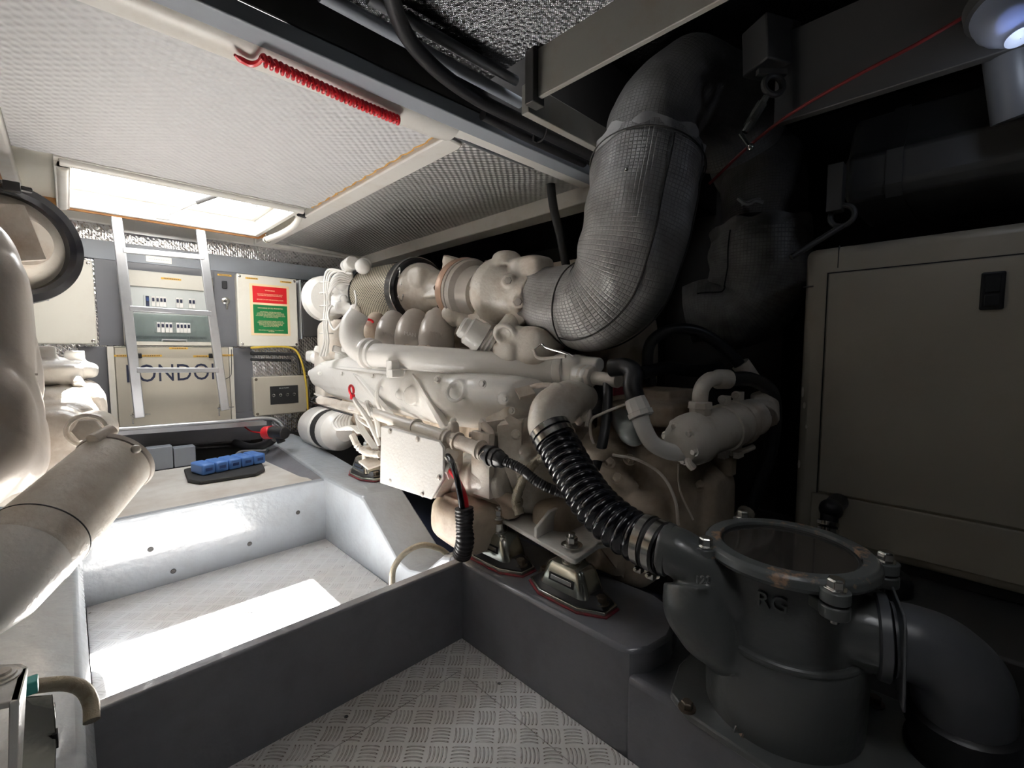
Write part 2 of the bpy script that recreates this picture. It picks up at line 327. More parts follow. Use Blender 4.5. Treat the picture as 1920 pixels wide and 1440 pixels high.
    def done(s, name, mat, parent=None, bevel=0, cast=0, smooth=True, ang=35, seg=2, label=None, it=6):
        bm = s.bm
        bmesh.ops.recalc_face_normals(bm, faces=bm.faces)
        org = Vector((0,0,0))
        if parent is not None: org = ORG[parent.name]
        me = bpy.data.meshes.new(name)
        for v in bm.verts: v.co -= org
        bm.to_mesh(me); bm.free(); me.materials.append(M[mat] if isinstance(mat, str) else mat)
        o = bpy.data.objects.new(name, me); COL.objects.link(o)
        if parent is not None: o.parent = parent
        ORG[o.name] = org
        if cast:
            r = o.modifiers.new('cast', 'REMESH'); r.mode = 'VOXEL'; r.voxel_size = cast; r.use_smooth_shade = True
            k = o.modifiers.new('soften', 'SMOOTH'); k.factor = .5; k.iterations = it
        else:
            if smooth:
                for p in me.polygons: p.use_smooth = True
                me.set_sharp_from_angle(angle=math.radians(ang))
            if bevel:
                b = o.modifiers.new('bevel', 'BEVEL'); b.width = bevel; b.segments = seg; b.limit_method = 'ANGLE'; b.angle_limit = math.radians(40); b.harden_normals = False
        if label: o['label'] = label
        return o
    def solo(s, name, mat, label, cat, group=None, base=None, **k):
        """a thing that is one mesh: moved so that its origin is at its own base"""
        n = len(s.bm.verts); c = Vector((sum(v.co.x for v in s.bm.verts)/n, sum(v.co.y for v in s.bm.verts)/n, min(v.co.z for v in s.bm.verts)))
        for v in s.bm.verts: v.co -= c
        o = s.done(name, mat, **k); o.location = c; ORG[o.name] = c
        o['label'] = label; o['category'] = cat
        if group: o['group'] = group
        return o
    def struct(s, name, mat, **k):
        o = s.done(name, mat, **k); o['kind'] = 'structure'; return o
def thing(name, label, cat, loc, group=None):
    o = bpy.data.objects.new(name, None); COL.objects.link(o); o.location = vec(loc); o.empty_display_size = .05
    ORG[o.name] = vec(loc).copy(); o['label'] = label; o['category'] = cat
    if group: o['group'] = group
    return o
def copytree(o, delta=(0,0,0), label=None, group=None):
    def rec(s, par):
        c = s.copy(); COL.objects.link(c)
        if par is not None: c.parent = par
        ORG[c.name] = ORG[s.name]+vec(delta)
        for ch in s.children: rec(ch, c)
        return c
    r = rec(o, None); r.location = vec(o.location)+vec(delta)
    if label: r['label'] = label
    if group: r['group'] = group
    return r
def letters(name, txt, loc, size, mat, parent, right=(1,0,0), up=(0,0,1), ext=.0008, align='CENTER', sx=1.0, spacing=1.0):
    cu = bpy.data.curves.new(name, 'FONT'); cu.body = txt; cu.size = size; cu.extrude = ext; cu.align_x = align; cu.align_y = 'CENTER'; cu.space_character = spacing; cu.resolution_u = 3
    t = bpy.data.objects.new('tmp', cu); COL.objects.link(t)
    me = bpy.data.meshes.new_from_object(t.evaluated_get(bpy.context.evaluated_depsgraph_get())); bpy.data.objects.remove(t)
    r, u = vec(right).normalized(), vec(up).normalized(); nrm = r.cross(u); mt = Matrix((r*sx, u, nrm)).transposed().to_4x4(); org = ORG[parent.name]
    mt.translation = vec(loc)-org; me.transform(mt); me.materials.clear(); me.materials.append(M[mat])
    o = bpy.data.objects.new(name, me); COL.objects.link(o); o.parent = parent; ORG[o.name] = org
    return o
# ================================================================== THE ROOM
WY = 4.40          # bulkhead plane
CZ = 2.15          # lined deckhead
DZ = 2.72          # bare deck plating above it
HX0,HX1,HY0,HY1 = .10,.70,-.34,.15   # second hatch, unseen, added above the camera to light the near floor
XR = 1.17          # inner face of the right-hand engine bearer
# floor plates and bilge
def ground():
    MB().ext(-1.6,3.5,-1.5,WY+.1,-.14,-.10).struct('floor', 'darkg')
    f = MB().ext(0.003,XR-.002,1.565,2.978,-.03,0).struct('floor_plate', 'check2', bevel=.003)
    g = MB(); g.prism([(0.003,-1.45,-.03),(XR-.002,-1.45,-.03),(XR-.002,1.515,-.03),(.003,1.515,-.03),(.003,1.36,-.03),(1.035,1.36,-.03),(1.035,-1.3,-.03),(.003,-1.3,-.03)], (0,0,.03)).struct('floor_plate', 'check', bevel=.0015)
    MB().ext(.003,1.032,-1.297,1.357,-.03,0.0).struct('floor_plate', 'check', bevel=.0015)
    # nail and screw heads in the plates
    p = MB()
    for x, y in ((1.1,1.2),(1.1,.7),(.62,1.45),(.3,1.44)): p.lathe((x,y,0), (0,0,1), [(0,.007),(.0015,.006)], 12)
    for x, y in ((.55,1.95),): p.lathe((x,y,0), (0,0,1), [(0,.022),(.002,.02)], 20)
    p.struct('floor_screws', 'steel')
    # raised platform by the bulkhead and the two grey cross frames
    MB().ext(-.02,1.12,3.03,4.05,.36,.392).struct('platform', 'plat', bevel=.003)
    b = MB(); b.ext(-.01,XR+.01,2.98,3.032,-.03,.398).struct('cross_frame', 'hullw', bevel=.008)
    h = MB()
    for x, z in ((.26,.21),(1.0,.22),(.72,.1),(.35,.06)): h.lathe((x,2.979,z), (0,-1,0), [(0,.013),(.003,.011),(.0035,.005)], 14)
    h.struct('frame_rivets', 'darkg')
    b = MB(); b.ext(-.03,XR+.01,1.512,1.56,-.05,.342).struct('cross_frame', 'hull', bevel=.008)
    # left bearer: sloping flank, its crest line just left of the camera
    P = [(.0,-.05),(.0,.33),(-.02,.372),(-.10,.40),(-.55,.42),(-.95,.42),(-.95,-.05)]
    MB().loft([[(x,y,z) for x,z in P] for y in (-1.4,.9,1.5,2.2,2.98,4.2)]).struct('engine_bearer', 'hullw', bevel=.012)
    # right bearer, in lengths: low near part, pad under the rear mounts, dip, high far part
    def length(name, Yz, x0=XR, x1=1.66, mat='hull', slope=0, bev=.014):
        top = [(x0-s, y, z) for y, z, s in Yz]
        m = MB(); rings = []
        for y, z, s in Yz: rings.append([(x0,y,-.08),(x0,y,z-.012),(x0+.012+s,y,z),(x1,y,z),(x1,y,-.08)])
        m.loft(rings); return m.struct(name, mat, bevel=bev)
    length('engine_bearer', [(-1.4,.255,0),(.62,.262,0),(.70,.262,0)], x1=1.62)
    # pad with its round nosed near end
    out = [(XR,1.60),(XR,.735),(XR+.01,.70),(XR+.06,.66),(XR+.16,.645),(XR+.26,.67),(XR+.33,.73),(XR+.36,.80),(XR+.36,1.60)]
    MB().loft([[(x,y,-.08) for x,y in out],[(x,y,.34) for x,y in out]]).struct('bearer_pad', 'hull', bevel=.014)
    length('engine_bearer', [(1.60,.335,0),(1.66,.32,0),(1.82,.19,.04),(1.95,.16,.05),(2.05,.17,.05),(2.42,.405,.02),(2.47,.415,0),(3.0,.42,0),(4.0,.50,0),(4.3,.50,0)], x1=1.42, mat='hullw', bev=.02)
    # flank that slopes out to the platform beyond the cross frame
    MB().loft([[(XR+.02,y,.30),(XR+.02,y,z),(XR-s,y,.385),(XR-s,y,.30)] for y,z,s in ((3.03,.41,.03),(3.2,.425,.1),(3.9,.49,.13),(4.0,.49,.10))]).struct('bearer_flank', 'hull', bevel=.006)
    # bilge wall between engine bearers, deep blue paint
    MB().ext(1.46,2.9,-1.4,4.3,-.10,-.02).struct('bilge_sole', paint('bilge_blue_paint', (.06,.075,.12), .4))
    MB().ext(2.15,2.5,.9,4.3,-.05,.36).struct('engine_bearer', 'darkg', bevel=.01)
    MB().ext(1.9,2.75,-1.2,.95,-.05,.36).struct('generator_plinth', 'darkg', bevel=.01)
ground()
# walls
def walls():
    m = MB(); m.ext(-1.6,3.5,WY,WY+.06,-.12,2.25).struct('wall_back', 'dark')
    MB().ext(-1.66,-1.6,-1.5,WY+.06,-.12,2.76).struct('wall_left', 'dark')
    MB().ext(3.5,3.56,-1.5,WY+.06,-.12,2.76).struct('wall_right', 'dark')
    MB().ext(-1.6,3.5,-1.56,-1.5,-.12,2.76).struct('wall_near', 'darkg')
    # bulkhead face: foil lining, grey frame members standing proud of it
    MB().ext(-1.5,2.6,WY-.012,WY,.3,2.16).struct('bulkhead_foil', 'foil')
    z = lambda px, py, Y=WY-.03: at(px, py, Y=Y).z
    x = lambda px, py, Y=WY-.03: at(px, py, Y=Y).x
    b = MB(); b.ext(-1.5,2.55,WY-.035,WY-.012,z(300,497),z(300,464)).struct('bulkhead_beam', 'panb', bevel=.003)
    b = MB()
    zt = z(300,497)
    b.ext(x(178,520),x(240,560),WY-.032,WY-.012,z(240,648),zt)
    b.ext(x(150,700),x(207,700),WY-.032,WY-.012,.62,z(178,650))
    b.ext(x(228,520),x(404,560),WY-.032,WY-.012,zt-.12,zt)
    b.ext(x(402,560),x(447,560),WY-.032,WY-.012,z(440,650),zt)
    b.ext(x(438,700),x(474,700),WY-.032,WY-.012,.62,z(438,652))
    b.struct('bulkhead_panel', 'pan', bevel=.002)
    # lower dark apron under the ledge
    MB().ext(-.9,1.26,WY-.06,WY-.036,.48,.72).struct('bulkhead_apron', 'pan')
    MB().ext(-.9,2.4,WY-.04,WY-.013,.05,.5).struct('bulkhead_lower', 'dark')
    # white beam under the hatch with the rust patches, and scraped aluminium strip behind the ladder
    MB().ext(-1.5,2.35,WY-.06,WY-.02,2.135,CZ+.10).struct('trim_1', 'whtrust', bevel=.006)
    MB().ext(x(222,420),x(372,440),WY-.07,WY-.06,2.09,2.19).struct('trim_2', 'alu', bevel=.002)
walls()
def deckhead():
    hx0,hx1,hy0,hy1 = .06,1.09,3.12,3.97
    m = MB()   # bare deck plating with the hatch opening
    for a in ((-1.6,hx0,1.43,WY+.06),(hx1,3.5,1.43,WY+.06),(hx0,hx1,1.43,hy0),(hx0,hx1,hy1,WY+.06)): m.ext(a[0],a[1],a[2],a[3],CZ+.10,CZ+.13)
    for a in ((-1.6,HX0,-1.5,1.43),(HX1,1.225,-1.5,1.43),(HX0,HX1,-1.5,HY0),(HX0,HX1,HY1,1.43)): m.ext(a[0],a[1],a[2],a[3],CZ+.14,CZ+.16)  # near plating, cut open for the added unseen hatch
    m.ext(1.225,3.5,-1.5,1.43,DZ,DZ+.04)
    m.ext(-1.6,3.5,1.43,1.45,CZ+.1,DZ+.04)
    for a in ((HX0-.03,HX0,HY0-.03,HY1+.03),(HX1,HX1+.03,HY0-.03,HY1+.03),(HX0,HX1,HY0-.03,HY0),(HX0,HX1,HY1,HY1+.03)): m.ext(a[0],a[1],a[2],a[3],CZ+.16,3.0)  # deep dark coaming of the added hatch, shaped to send its daylight downwards
    m.struct('ceiling', 'foild')
    # hatch coaming
    c = MB(); c.ext(hx0-.03,hx0,hy0,hy1,CZ-.02,CZ+.16); c.ext(hx1,hx1+.03,hy0,hy1,CZ-.02,CZ+.16); c.ext(hx0-.03,hx1+.03,hy0-.03,hy0,CZ-.02,CZ+.16); c.ext(hx0-.03,hx1+.03,hy1,hy1+.03,CZ-.02,CZ+.16)
    c.struct('hatch_coaming', 'wht', bevel=.004)
    c = MB(); c.ext(hx0+.0,hx1,hy1-.03,hy1,CZ+.09,CZ+.12); c.ext(hx1-.03,hx1,hy0,hy1-.03,CZ+.09,CZ+.12); c.struct('hatch_seal_ledge', 'wht', bevel=.003)
    # white embossed panel, its wavy cut edges, and the silver one
    def slab(name, x0,x1,y0,y1,z0,z1,mat, wav=.006):
        n = 40; P = []
        for i in range(n): P.append((x0+(x1-x0)*i/n, y0))
        for i in range(n): P.append((x1+wav*math.sin(i*1.9), y0+(y1-y0)*i/n))
        for i in range(n): P.append((x1+(x0-x1)*i/n, y1+wav*math.sin(i*1.7)))
        for i in range(n): P.append((x0, y1+(y0-y1)*i/n))
        return MB().prism([(x,y,z0) for x,y in P], (0,0,z1-z0)).struct(name, mat, smooth=False)
    slab('insulation_panel', -.13,1.16,1.60,3.04,CZ,CZ+.03,'embw')
    e = slab('foam_edge', -.125,1.178,1.62,3.03,CZ+.004,CZ+.026,'foam', .012)
    slab('insulation_panel', 1.29,2.10,1.5,4.28,CZ+.005,CZ+.03,'embm',.002)
    slab('insulation_panel', -1.5,-.30,-.5,4.2,CZ+.01,CZ+.03,'embw',.003)
    # frames of the deckhead
    t = MB(); t.prism([(1.178,1.63,CZ-.018),(1.195,1.61,CZ-.018),(1.275,1.62,CZ-.018),(1.29,1.66,CZ-.018),(1.29,4.3,CZ-.018),(1.178,4.3,CZ-.018)], (0,0,.05)).struct('trim_3', 'wht', bevel=.008)
    MB().ext(2.10,2.24,1.45,4.36,CZ-.085,CZ+.05).struct('trim_4', 'wht', bevel=.006)
    t = MB(); t.ext(1.17,2.2,4.27,4.32,CZ-.02,CZ+.04).struct('trim_5', 'wht', bevel=.006)
    t = MB(); t.ext(-.30,-.132,1.6,4.25,CZ-.03,CZ+.03); t.struct('trim_6', 'wht', bevel=.01)
    MB().ext(-.30,-.19,1.6,4.25,CZ-.045,CZ-.031).struct('foam_edge', 'timb')
    # margin around the hatch: beige boards with bare ply edge
    b = MB(); b.ext(-.14,hx0-.031,3.045,4.33,CZ+.03,CZ+.06); b.ext(hx1+.031,1.17,3.045,4.23,CZ+.03,CZ+.06); b.ext(hx0-.03,hx1+.03,hy1+.031,4.23,CZ+.075,CZ+.095)
    b.struct('deckhead_board', 'cab')
    b = MB(); b.ext(-.14,hx0-.04,4.02,4.06,CZ-.02,CZ+.03); b.ext(hx1+.04,1.17,3.98,4.02,CZ-.02,CZ+.03); b.ext(hx0-.04,hx1+.04,hy1+.032,hy1+.05,CZ-.03,CZ); b.struct('ply_edge', 'timb')
    # gutter rail along the near side of the hatch and the left side
    g = MB(); g.tube([(.02,3.075,CZ-.012),(1.13,3.075,CZ-.012)], .022); g.ext(.0,1.14,3.05,3.11,CZ-.005,CZ+.03); g.struct('hatch_gutter', 'wht', bevel=.003)
    g = MB(); g.ext(.0,.058,3.12,4.0,CZ-.03,CZ+.03); g.tube([(.03,3.12,CZ-.02),(.03,3.98,CZ-.02)], .024); g.struct('hatch_gutter', 'wht', bevel=.003)
    # cross beam of the deckhead near the camera: aluminium angle, dark web, plaster white half-round moulding
    MB().ext(-1.5,2.35,1.50,1.60,CZ-.006,CZ+.05).struct('beam_flange', 'wht', bevel=.004)
    MB().ext(-1.5,2.35,1.415,1.498,CZ-.03,CZ+.02).struct('beam_angle', 'panb', bevel=.004)
    MB().ext(-1.5,2.35,1.41,1.43,CZ+.02,DZ).struct('beam_web', 'dark')
    m = MB(); prof = [(1.50+.0,CZ+.0)]+[(1.56+.075*math.cos(a),CZ-.0-.05*math.sin(a)) for a in [PI-PI*i/12 for i in range(13)]]
    rings = [[(x,y,z) for y,z in prof] for x in (-1.5,0,.6,1.10,1.16)]
    rings[-1] = [(1.17, y*.9+1.57*.1, CZ+(z-CZ)*.85) for y,z in prof]
    m.loft(rings).struct('beam_moulding', 'wht')
    # longitudinal white beam over the engine, with gusset plate at its end
    MB().ext(1.225,1.245,-1.4,1.13,CZ-.02,DZ-.0).struct('deck_beam', 'beam', bevel=.003)
    MB().ext(1.20,1.26,1.13,1.17,CZ-.04,CZ+.14).struct('beam_gusset', 'darkg', bevel=.003)
    MB().ext(1.25,1.75,1.20,1.235,CZ-.035,CZ+.07).struct('deck_beam', 'beam', bevel=.003)
    # dark frames over the right-hand side
    for yy in (-.9,-.2): MB().ext(1.4,3.5,yy,yy+.03,2.28,DZ).struct('deck_beam', 'darkg')
    for xx in (2.58,3.05): MB().ext(xx,xx+.05,2.0,4.3,2.3,DZ).struct('deck_beam', 'darkg')
    # hull side frames
    for yy in (.9,1.8,2.7,3.6): MB().ext(3.3,3.5,yy,yy+.04,0,2.4).struct('hull_frame', 'dark')
deckhead()
# ================================================================== ON THE BULKHEAD
BY = WY-.034
def wall_pt(px, py, Y): return at(px, py, Y=Y)
def wbox(name, label, cat, corners, depth, mat, lid=True, group=None, r=.012, y0=BY):
    """enclosure on the bulkhead: corners = (left px, top px, right px, bottom px) of its front face"""
    yf = y0-depth
    a = at(corners[0], (corners[1]+corners[3])/2, Y=yf); b = at(corners[2], (corners[1]+corners[3])/2, Y=yf)
    cxp = (corners[0]+corners[2])/2
    zt = at(cxp, corners[1], Y=yf).z; zb = at(cxp, corners[3], Y=yf).z
    t = thing(name, label, cat, ((a.x+b.x)/2, y0, zb), group)
    MB().ext(a.x+.004, b.x-.004, yf+.022, y0, zb+.004, zt-.004).done('body', mat, t, bevel=r*.7)
    if lid: MB().ext(a.x, b.x, yf, yf+.02, zb, zt).done('lid', mat, t, bevel=r, seg=3)
    return t, a.x, b.x, zb, zt, yf
def screws(t, x0, x1, z0, z1, yf, mat='steel', r=.011, inset=.022, which=(0,1,2,3)):
    for i, (x, z) in enumerate(((x0+inset,z1-inset),(x1-inset,z1-inset),(x0+inset,z0+inset),(x1-inset,z0+inset))):
        if i in which: MB().lathe((x,yf,z), (0,-1,0), [(0,r),(.003,r),(.005,r*.7)], 16).box((x,yf-.005,z),(r*1.4,.002,.002)).done('screw', mat, t)
def tag_strip(t, px, py, wpx, Y, h=.014, n=12):
    c = at(px, py, Y=Y); wd = wpx/FPX*3.3
    s = MB().box(c, (wd, .0015, h)).done('yellow_label', 'yel', t)
    p = MB(); rnd = random.Random(int(px)); x = c.x-wd*.36
    while x < c.x+wd*.36: l = rnd.uniform(.004,.009); p.box((x+l/2, c.y-.001, c.z), (l, .001, h*.38)); x += l+.0035
    org = ORG[s.name]; q = p.done('print', 'ink', s); return s
# left cream enclosure, screws on its right edge
t,x0,x1,z0,z1,yf = wbox('electrical_enclosure', 'plain cream electrical enclosure left of the ladder, behind the black filter ring', 'enclosure', (50,482,178,645), .06, 'cab')
screws(t,x0,x1,z0,z1,yf, which=(1,3))
MB().box(at(76,556,Y=yf-.002),(.075,.002,.05)).done('dark_patch', 'panb', t)
# centre distribution board with two rows of breakers behind a clear door
t,x0,x1,z0,z1,yf = wbox('distribution_board', 'cream distribution board with two rows of breakers behind the ladder', 'electrical panel', (229,512,402,648), .05, 'cab', lid=False)
m = MB(); m.ext(x0,x1,yf,yf+.02,z1-.115,z1); m.ext(x0,x1,yf,yf+.02,z0,z0+.03); m.ext(x0,x0+.02,yf,yf+.02,z0,z1); m.ext(x1-.02,x1,yf,yf+.02,z0,z1); m.done('frame', 'cab', t, bevel=.004)
MB().ext(x0+.02,x1-.02,yf+.012,yf+.018,z0+.03,z1-.115).done('inner_cover', 'prot', t)
tag_strip(t, 321, 523, 32, yf-.002)
cw = x1-x0
for row,(zc, bl) in enumerate((((z0+(z1-z0)*.60), [.24,.30,.345,.385,.42,.56,.60,.70,.74]), ((z0+(z1-z0)*.25), [.34,.385,.43,.47,.55,.59,.63,.67]))):
    MB().ext(x0+cw*(.22 if row==0 else .31), x0+cw*(.46 if row==0 else .71), yf+.004,yf+.012, zc-.042,zc+.042).done('breaker_strip', 'prot', t, bevel=.002)
    for i,u in enumerate(bl):
        b = MB().ext(x0+cw*u, x0+cw*(u+.036), yf-.002,yf+.004, zc-.038, zc+.038).done('breaker', 'wht' if not(row==0 and i==0) else 'ink', t, bevel=.0015)
        MB().ext(x0+cw*(u+.006), x0+cw*(u+.030), yf-.008,yf-.002, zc+.0, zc+.026).done('toggle', 'ink' if not(row==0 and i==0) else 'blued', b, bevel=.001)
    sl = MB()
    for k in range(44): sl.ext(x0+.06+k*(cw-.12)/44, x0+.06+(k+.7)*(cw-.12)/44, yf+.009,yf+.013, zc-.085, zc-.066)
    sl.done('slotted_strip', 'pan', t)
MB().ext(x0+.02,x1-.02,yf+.002,yf+.005,z0+.03,z0+.235).done('smoked_door', 'smoke', t)
MB().ext(x0+cw*.38,x0+cw*.66,yf-.012,yf,z0+.04,z0+.05).ext(x0+cw*.38,x0+cw*.39,yf-.012,yf,z0+.03,z0+.05).ext(x0+cw*.65,x0+cw*.66,yf-.012,yf,z0+.03,z0+.05).done('door_catch', 'prot', t)
# white paper label on the grey beam above it
c = at(298,487,Y=WY-.037)
l = MB().box(c,(.155,.002,.045)).solo('paper_label', 'wht', 'small white paper label with a line of print on the grey beam above the breakers', 'label')
p = MB(); x = -.06; rnd = random.Random(3)
while x < .06: w_ = rnd.uniform(.004,.01); p.box(c+Vector((x+w_/2,-.0012,0)),(w_,.001,.006)); x += w_+.004
p.done('print', 'prot', l)
# lower big beige cabinet with lettering
t,x0,x1,z0,z1,yf = wbox('battery_cabinet', 'large beige metal cabinet with dark lettering across it, behind the foot of the ladder', 'cabinet', (205,650,440,800), .07, 'cabd', lid=False)
MB().ext(x0,x0+.035,yf,BY,z0,z1).ext(x1-.03,x1,yf,BY,z0,z1).ext(x0,x1,yf,BY,z1-.004,z1).done('side_frame', 'cab', t, bevel=.004)
MB().ext(x0+.04,x1-.034,yf-.004,yf+.02,z0,z1-.008).done('door', 'cabd', t, bevel=.003)
c = at(323,697,Y=yf-.006)
letters('lettering', 'FONDOIS', (c.x+.035, yf-.005, at(330,700,Y=yf).z),   .185, 'ink', t, sx=.765, spacing=1.02)
for px, py, wp in ((230,667,24),(284,667,32),(335,653,30),(378,668,28),(424,666,26)): tag_strip(t, px, py, wp, yf-.006)
for px in (259,397): MB().box(at(px,667,Y=yf-.012),(.042,.014,.036)).done('latch', 'black', t, bevel=.005)
MB().tube([at(434,655,Y=yf-.01),at(434,690,Y=yf-.012),at(432,705,Y=yf-.012),at(420,712,Y=yf-.012)], .0025, seg=6).done('lanyard_wire', 'black', t)
# switch and key on the narrow grey panel
t = thing('battery_switch', 'small black rocker switch on the grey panel, right of the ladder above the key', 'switch', at(421,540,Y=WY-.032))
MB().box(at(421,534,Y=WY-.04),(.038,.016,.062)).done('rocker', 'black', t, bevel=.006)
tag_strip(t, 421, 516, 26, WY-.034)
t = thing('key_switch', 'chrome key switch with a bunch of keys hanging in the grey panel', 'key switch', at(423,575,Y=WY-.032))
c = at(423,564,Y=WY-.032)
MB().lathe(c,(0,-1,0),[(0,.03),(.006,.03),(.012,.022),(.013,.012)],24).done('lock_barrel','steel',t)
MB().box(c+Vector((0,-.03,-.004)),(.006,.035,.028)).box(c+Vector((.002,-.03,-.045)),(.014,.004,.05)).torus(c+Vector((0,-.03,-.02)),(1,0,0),.012,.002,16,6).done('key','steel',t,bevel=.002)
# enclosure with the red and green notice
t,x0,x1,z0,z1,yf = wbox('electrical_enclosure', 'cream enclosure carrying a red and green warning notice', 'enclosure', (446,518,558,650), .09, 'cab')
screws(t,x0,x1,z0,z1,yf)
for px, py in ((472,522),(536,529)): tag_strip(t, px, py, 24, yf-.002)
cx = (x0+x1)/2+.012; W = (x1-x0); Hh = z1-z0
s = MB().ext(cx-W*.33,cx+W*.33, yf-.003,yf, z0+Hh*.16, z1-Hh*.12).done('notice', 'cream', t, label='red over green warning notice with cream border')
MB().ext(cx-W*.285,cx+W*.285, yf-.0042,yf-.003, z1-Hh*.38, z1-Hh*.15).done('red_field', 'signr', s)
MB().ext(cx-W*.285,cx+W*.285, yf-.0042,yf-.003, z0+Hh*.19, z1-Hh*.41).done('green_field', 'signg', s)
letters('red_text', 'WARNING', (cx, yf-.005, z1-Hh*.205), .016, 'cream', s, ext=.0003)
letters('red_text', 'DO NOT ENTER ENGINE ROOM WITH\nENGINES OR GENERATOR RUNNING', (cx, yf-.005, z1-Hh*.268), .0115, 'cream', s, ext=.0003)
letters('red_text', 'BEWARE OF HOT OR ROTATING PARTS', (cx, yf-.005, z1-Hh*.335), .0115, 'cream', s, ext=.0003)
letters('green_text', 'DISCHARGE OF OIL PROHIBITED', (cx, yf-.005, z1-Hh*.455), .0135, 'cream', s, ext=.0003)
letters('green_text', 'THE FEDERAL WATER POLLUTION\nCONTROL ACT PROHIBITS THE DISCHARGE\nOF OIL OR OILY WASTE INTO OR UPON THE\nNAVIGABLE WATERS AND CONTIGUOUS ZONE\nOF THE UNITED STATES', (cx, yf-.005, z1-Hh*.545), .0107, 'cream', s, ext=.0003)
letters('green_text', 'IF SUCH DISCHARGE CAUSES A FILM OR\nSHEEN UPON OR DISCOLORATION OF THE\nSURFACE OF THE WATER OR CAUSES A\nSLUDGE OR EMULSION BENEATH THE\nSURFACE OF THE WATER', (cx, yf-.005, z1-Hh*.675), .0107, 'cream', s, ext=.0003)
letters('green_text', 'VIOLATORS ARE SUBJECT TO A PENALTY\nOF $5,000', (cx, yf-.005, z1-Hh*.775), .0107, 'cream', s, ext=.0003)
# dark box right of it
t,x0,x1,z0,z1,yf = wbox('relay_box', 'dark grey steel box between the notice and the engine', 'box', (566,532,612,632), .12, 'darkg')
MB().ext(x0-.012,x0-.002,yf-.004,BY,z0-.02,z1+.02).done('bracket','alu',t,bevel=.002)
# small control box
t,x0,x1,z0,z1,yf = wbox('control_box', 'small beige control box with four toggle switches on a black plate', 'control box', (476,705,580,777), .08, 'cabd', y0=BY)
screws(t,x0,x1,z0,z1,yf,mat='rust',r=.012)
W=x1-x0;Hh=z1-z0; cx=(x0+x1)/2+.012; cz=(z0+z1)/2+.005
pl = MB().ext(cx-W*.25,cx+W*.26,yf-.004,yf,cz-Hh*.24,cz+Hh*.23).done('switch_plate','blackm',t,bevel=.002,label='black switch plate')
letters('print','BILGE PUMPS',(cx,yf-.005,cz+Hh*.17),.014,'prot',pl,ext=.0003)
for k in range(4):
    c = Vector((cx-W*.19+k*W*.125,yf-.004,cz-.002)); MB().torus(c,(0,-1,0),.011,.003,20,8).cyl(c,c+Vector((0,-.02,.008)),.004,10).done('toggle_switch','steel',pl)
# ledge rail along the foot of the bulkhead
t = thing('grab_rail', 'polished rail along the ledge at the foot of the ladder', 'rail', (.6,WY-.1,.62))
rz = at(300,800,Y=4.14).z
P = [at(100,812,Y=4.14),at(205,806,Y=4.14),at(330,797,Y=4.14),at(440,789,Y=4.14),at(495,784,Y=4.14),at(520,789,Y=4.12),at(532,804,Y=4.12)]
MB().tube(P,.0145,seg=14).done('rail','alu',t)
MB().prism([at(190,808,Y=4.16),at(440,793,Y=4.16),at(500,790,Y=4.16),at(500,797,Y=4.16),at(190,819,Y=4.16)],(0,.125,0)).done('ledge_plate','alu',t)
# ladder
t = thing('ladder', 'aluminium ladder with flat rungs leaning up into the open hatch', 'ladder', at(345,790,Y=4.08))
yt, yb = 4.02, 4.11
lt, lb = at(217,396,Y=yt), at(262,783,Y=yb); rt_, rb = at(374,421,Y=yt), at(422,769,Y=yb)
for a, b in ((lt,lb),(rt_,rb)):
    n = (b-a).normalized(); MB().bar(a,b,.058,.028,up=(0,-1,0)).done('rail','alu',t,bevel=.005)
    c = b; p = MB(); p.cyl(c+Vector((-.05,.0,.02)),c+Vector((.06,.0,.02)),.004,10); p.cyl(c+Vector((-.035,.02,.03)),c+Vector((-.035,.03,-.045)),.005,10); p.cyl(c+Vector((-.035,.02,.04)),c+Vector((.0,.02,.04)),.006,8); p.done('hook_pin','steel',t)
for (y1,y2) in ((469,483),(578,588),(694,694)):
    a = at(230+ (y1-469)*.115,y1,Y=yt+(y1-400)/385*(yb-yt)); b = at(382+(y2-483)*.13,y2,Y=yt+(y1-400)/385*(yb-yt))
    MB().bar(a,b,.036,.036).done('rung','alu',t,bevel=.004)
for s_ in (lt,rt_): MB().box(s_+Vector((0,.03,-.01)),(.075,.05,.02)).cyl(s_+Vector((-.05,.02,-.02)),s_+Vector((.05,.02,-.02)),.006,8).done('top_bracket','steel',t,bevel=.002)
# gas strut and hinge plates in the hatch
t = thing('gas_strut', 'thin gas strut with grey cylinder propping the hatch lid', 'strut', at(312,402,Y=3.93))
a, b, c = at(312,404,Y=3.93), at(368,380,Y=3.86), at(408,366,Y=3.80)
MB().cyl(a,b,.006,12).done('rod','steel',t); MB().cyl(b,c+(c-b)*.05,.014,16).done('cylinder','darkg',t); MB().box(at(306,404,Y=3.955),(.09,.006,.05)).done('bracket','alu',t,bevel=.003)
MB().cyl(c,c+Vector((.16,-.1,.12)),.006,8).done('rod','steel',t)
t = thing('vent_louvre', 'grey metal louvre in the right side of the hatch opening', 'vent', at(470,395,Y=3.75))
q = [at(450,398,X=1.085),at(482,378,X=1.085),at(484,388,X=1.085),at(453,408,X=1.085)]
MB().prism(q,(-.01,0,0)).done('louvre_frame','darkg',t,bevel=.002)
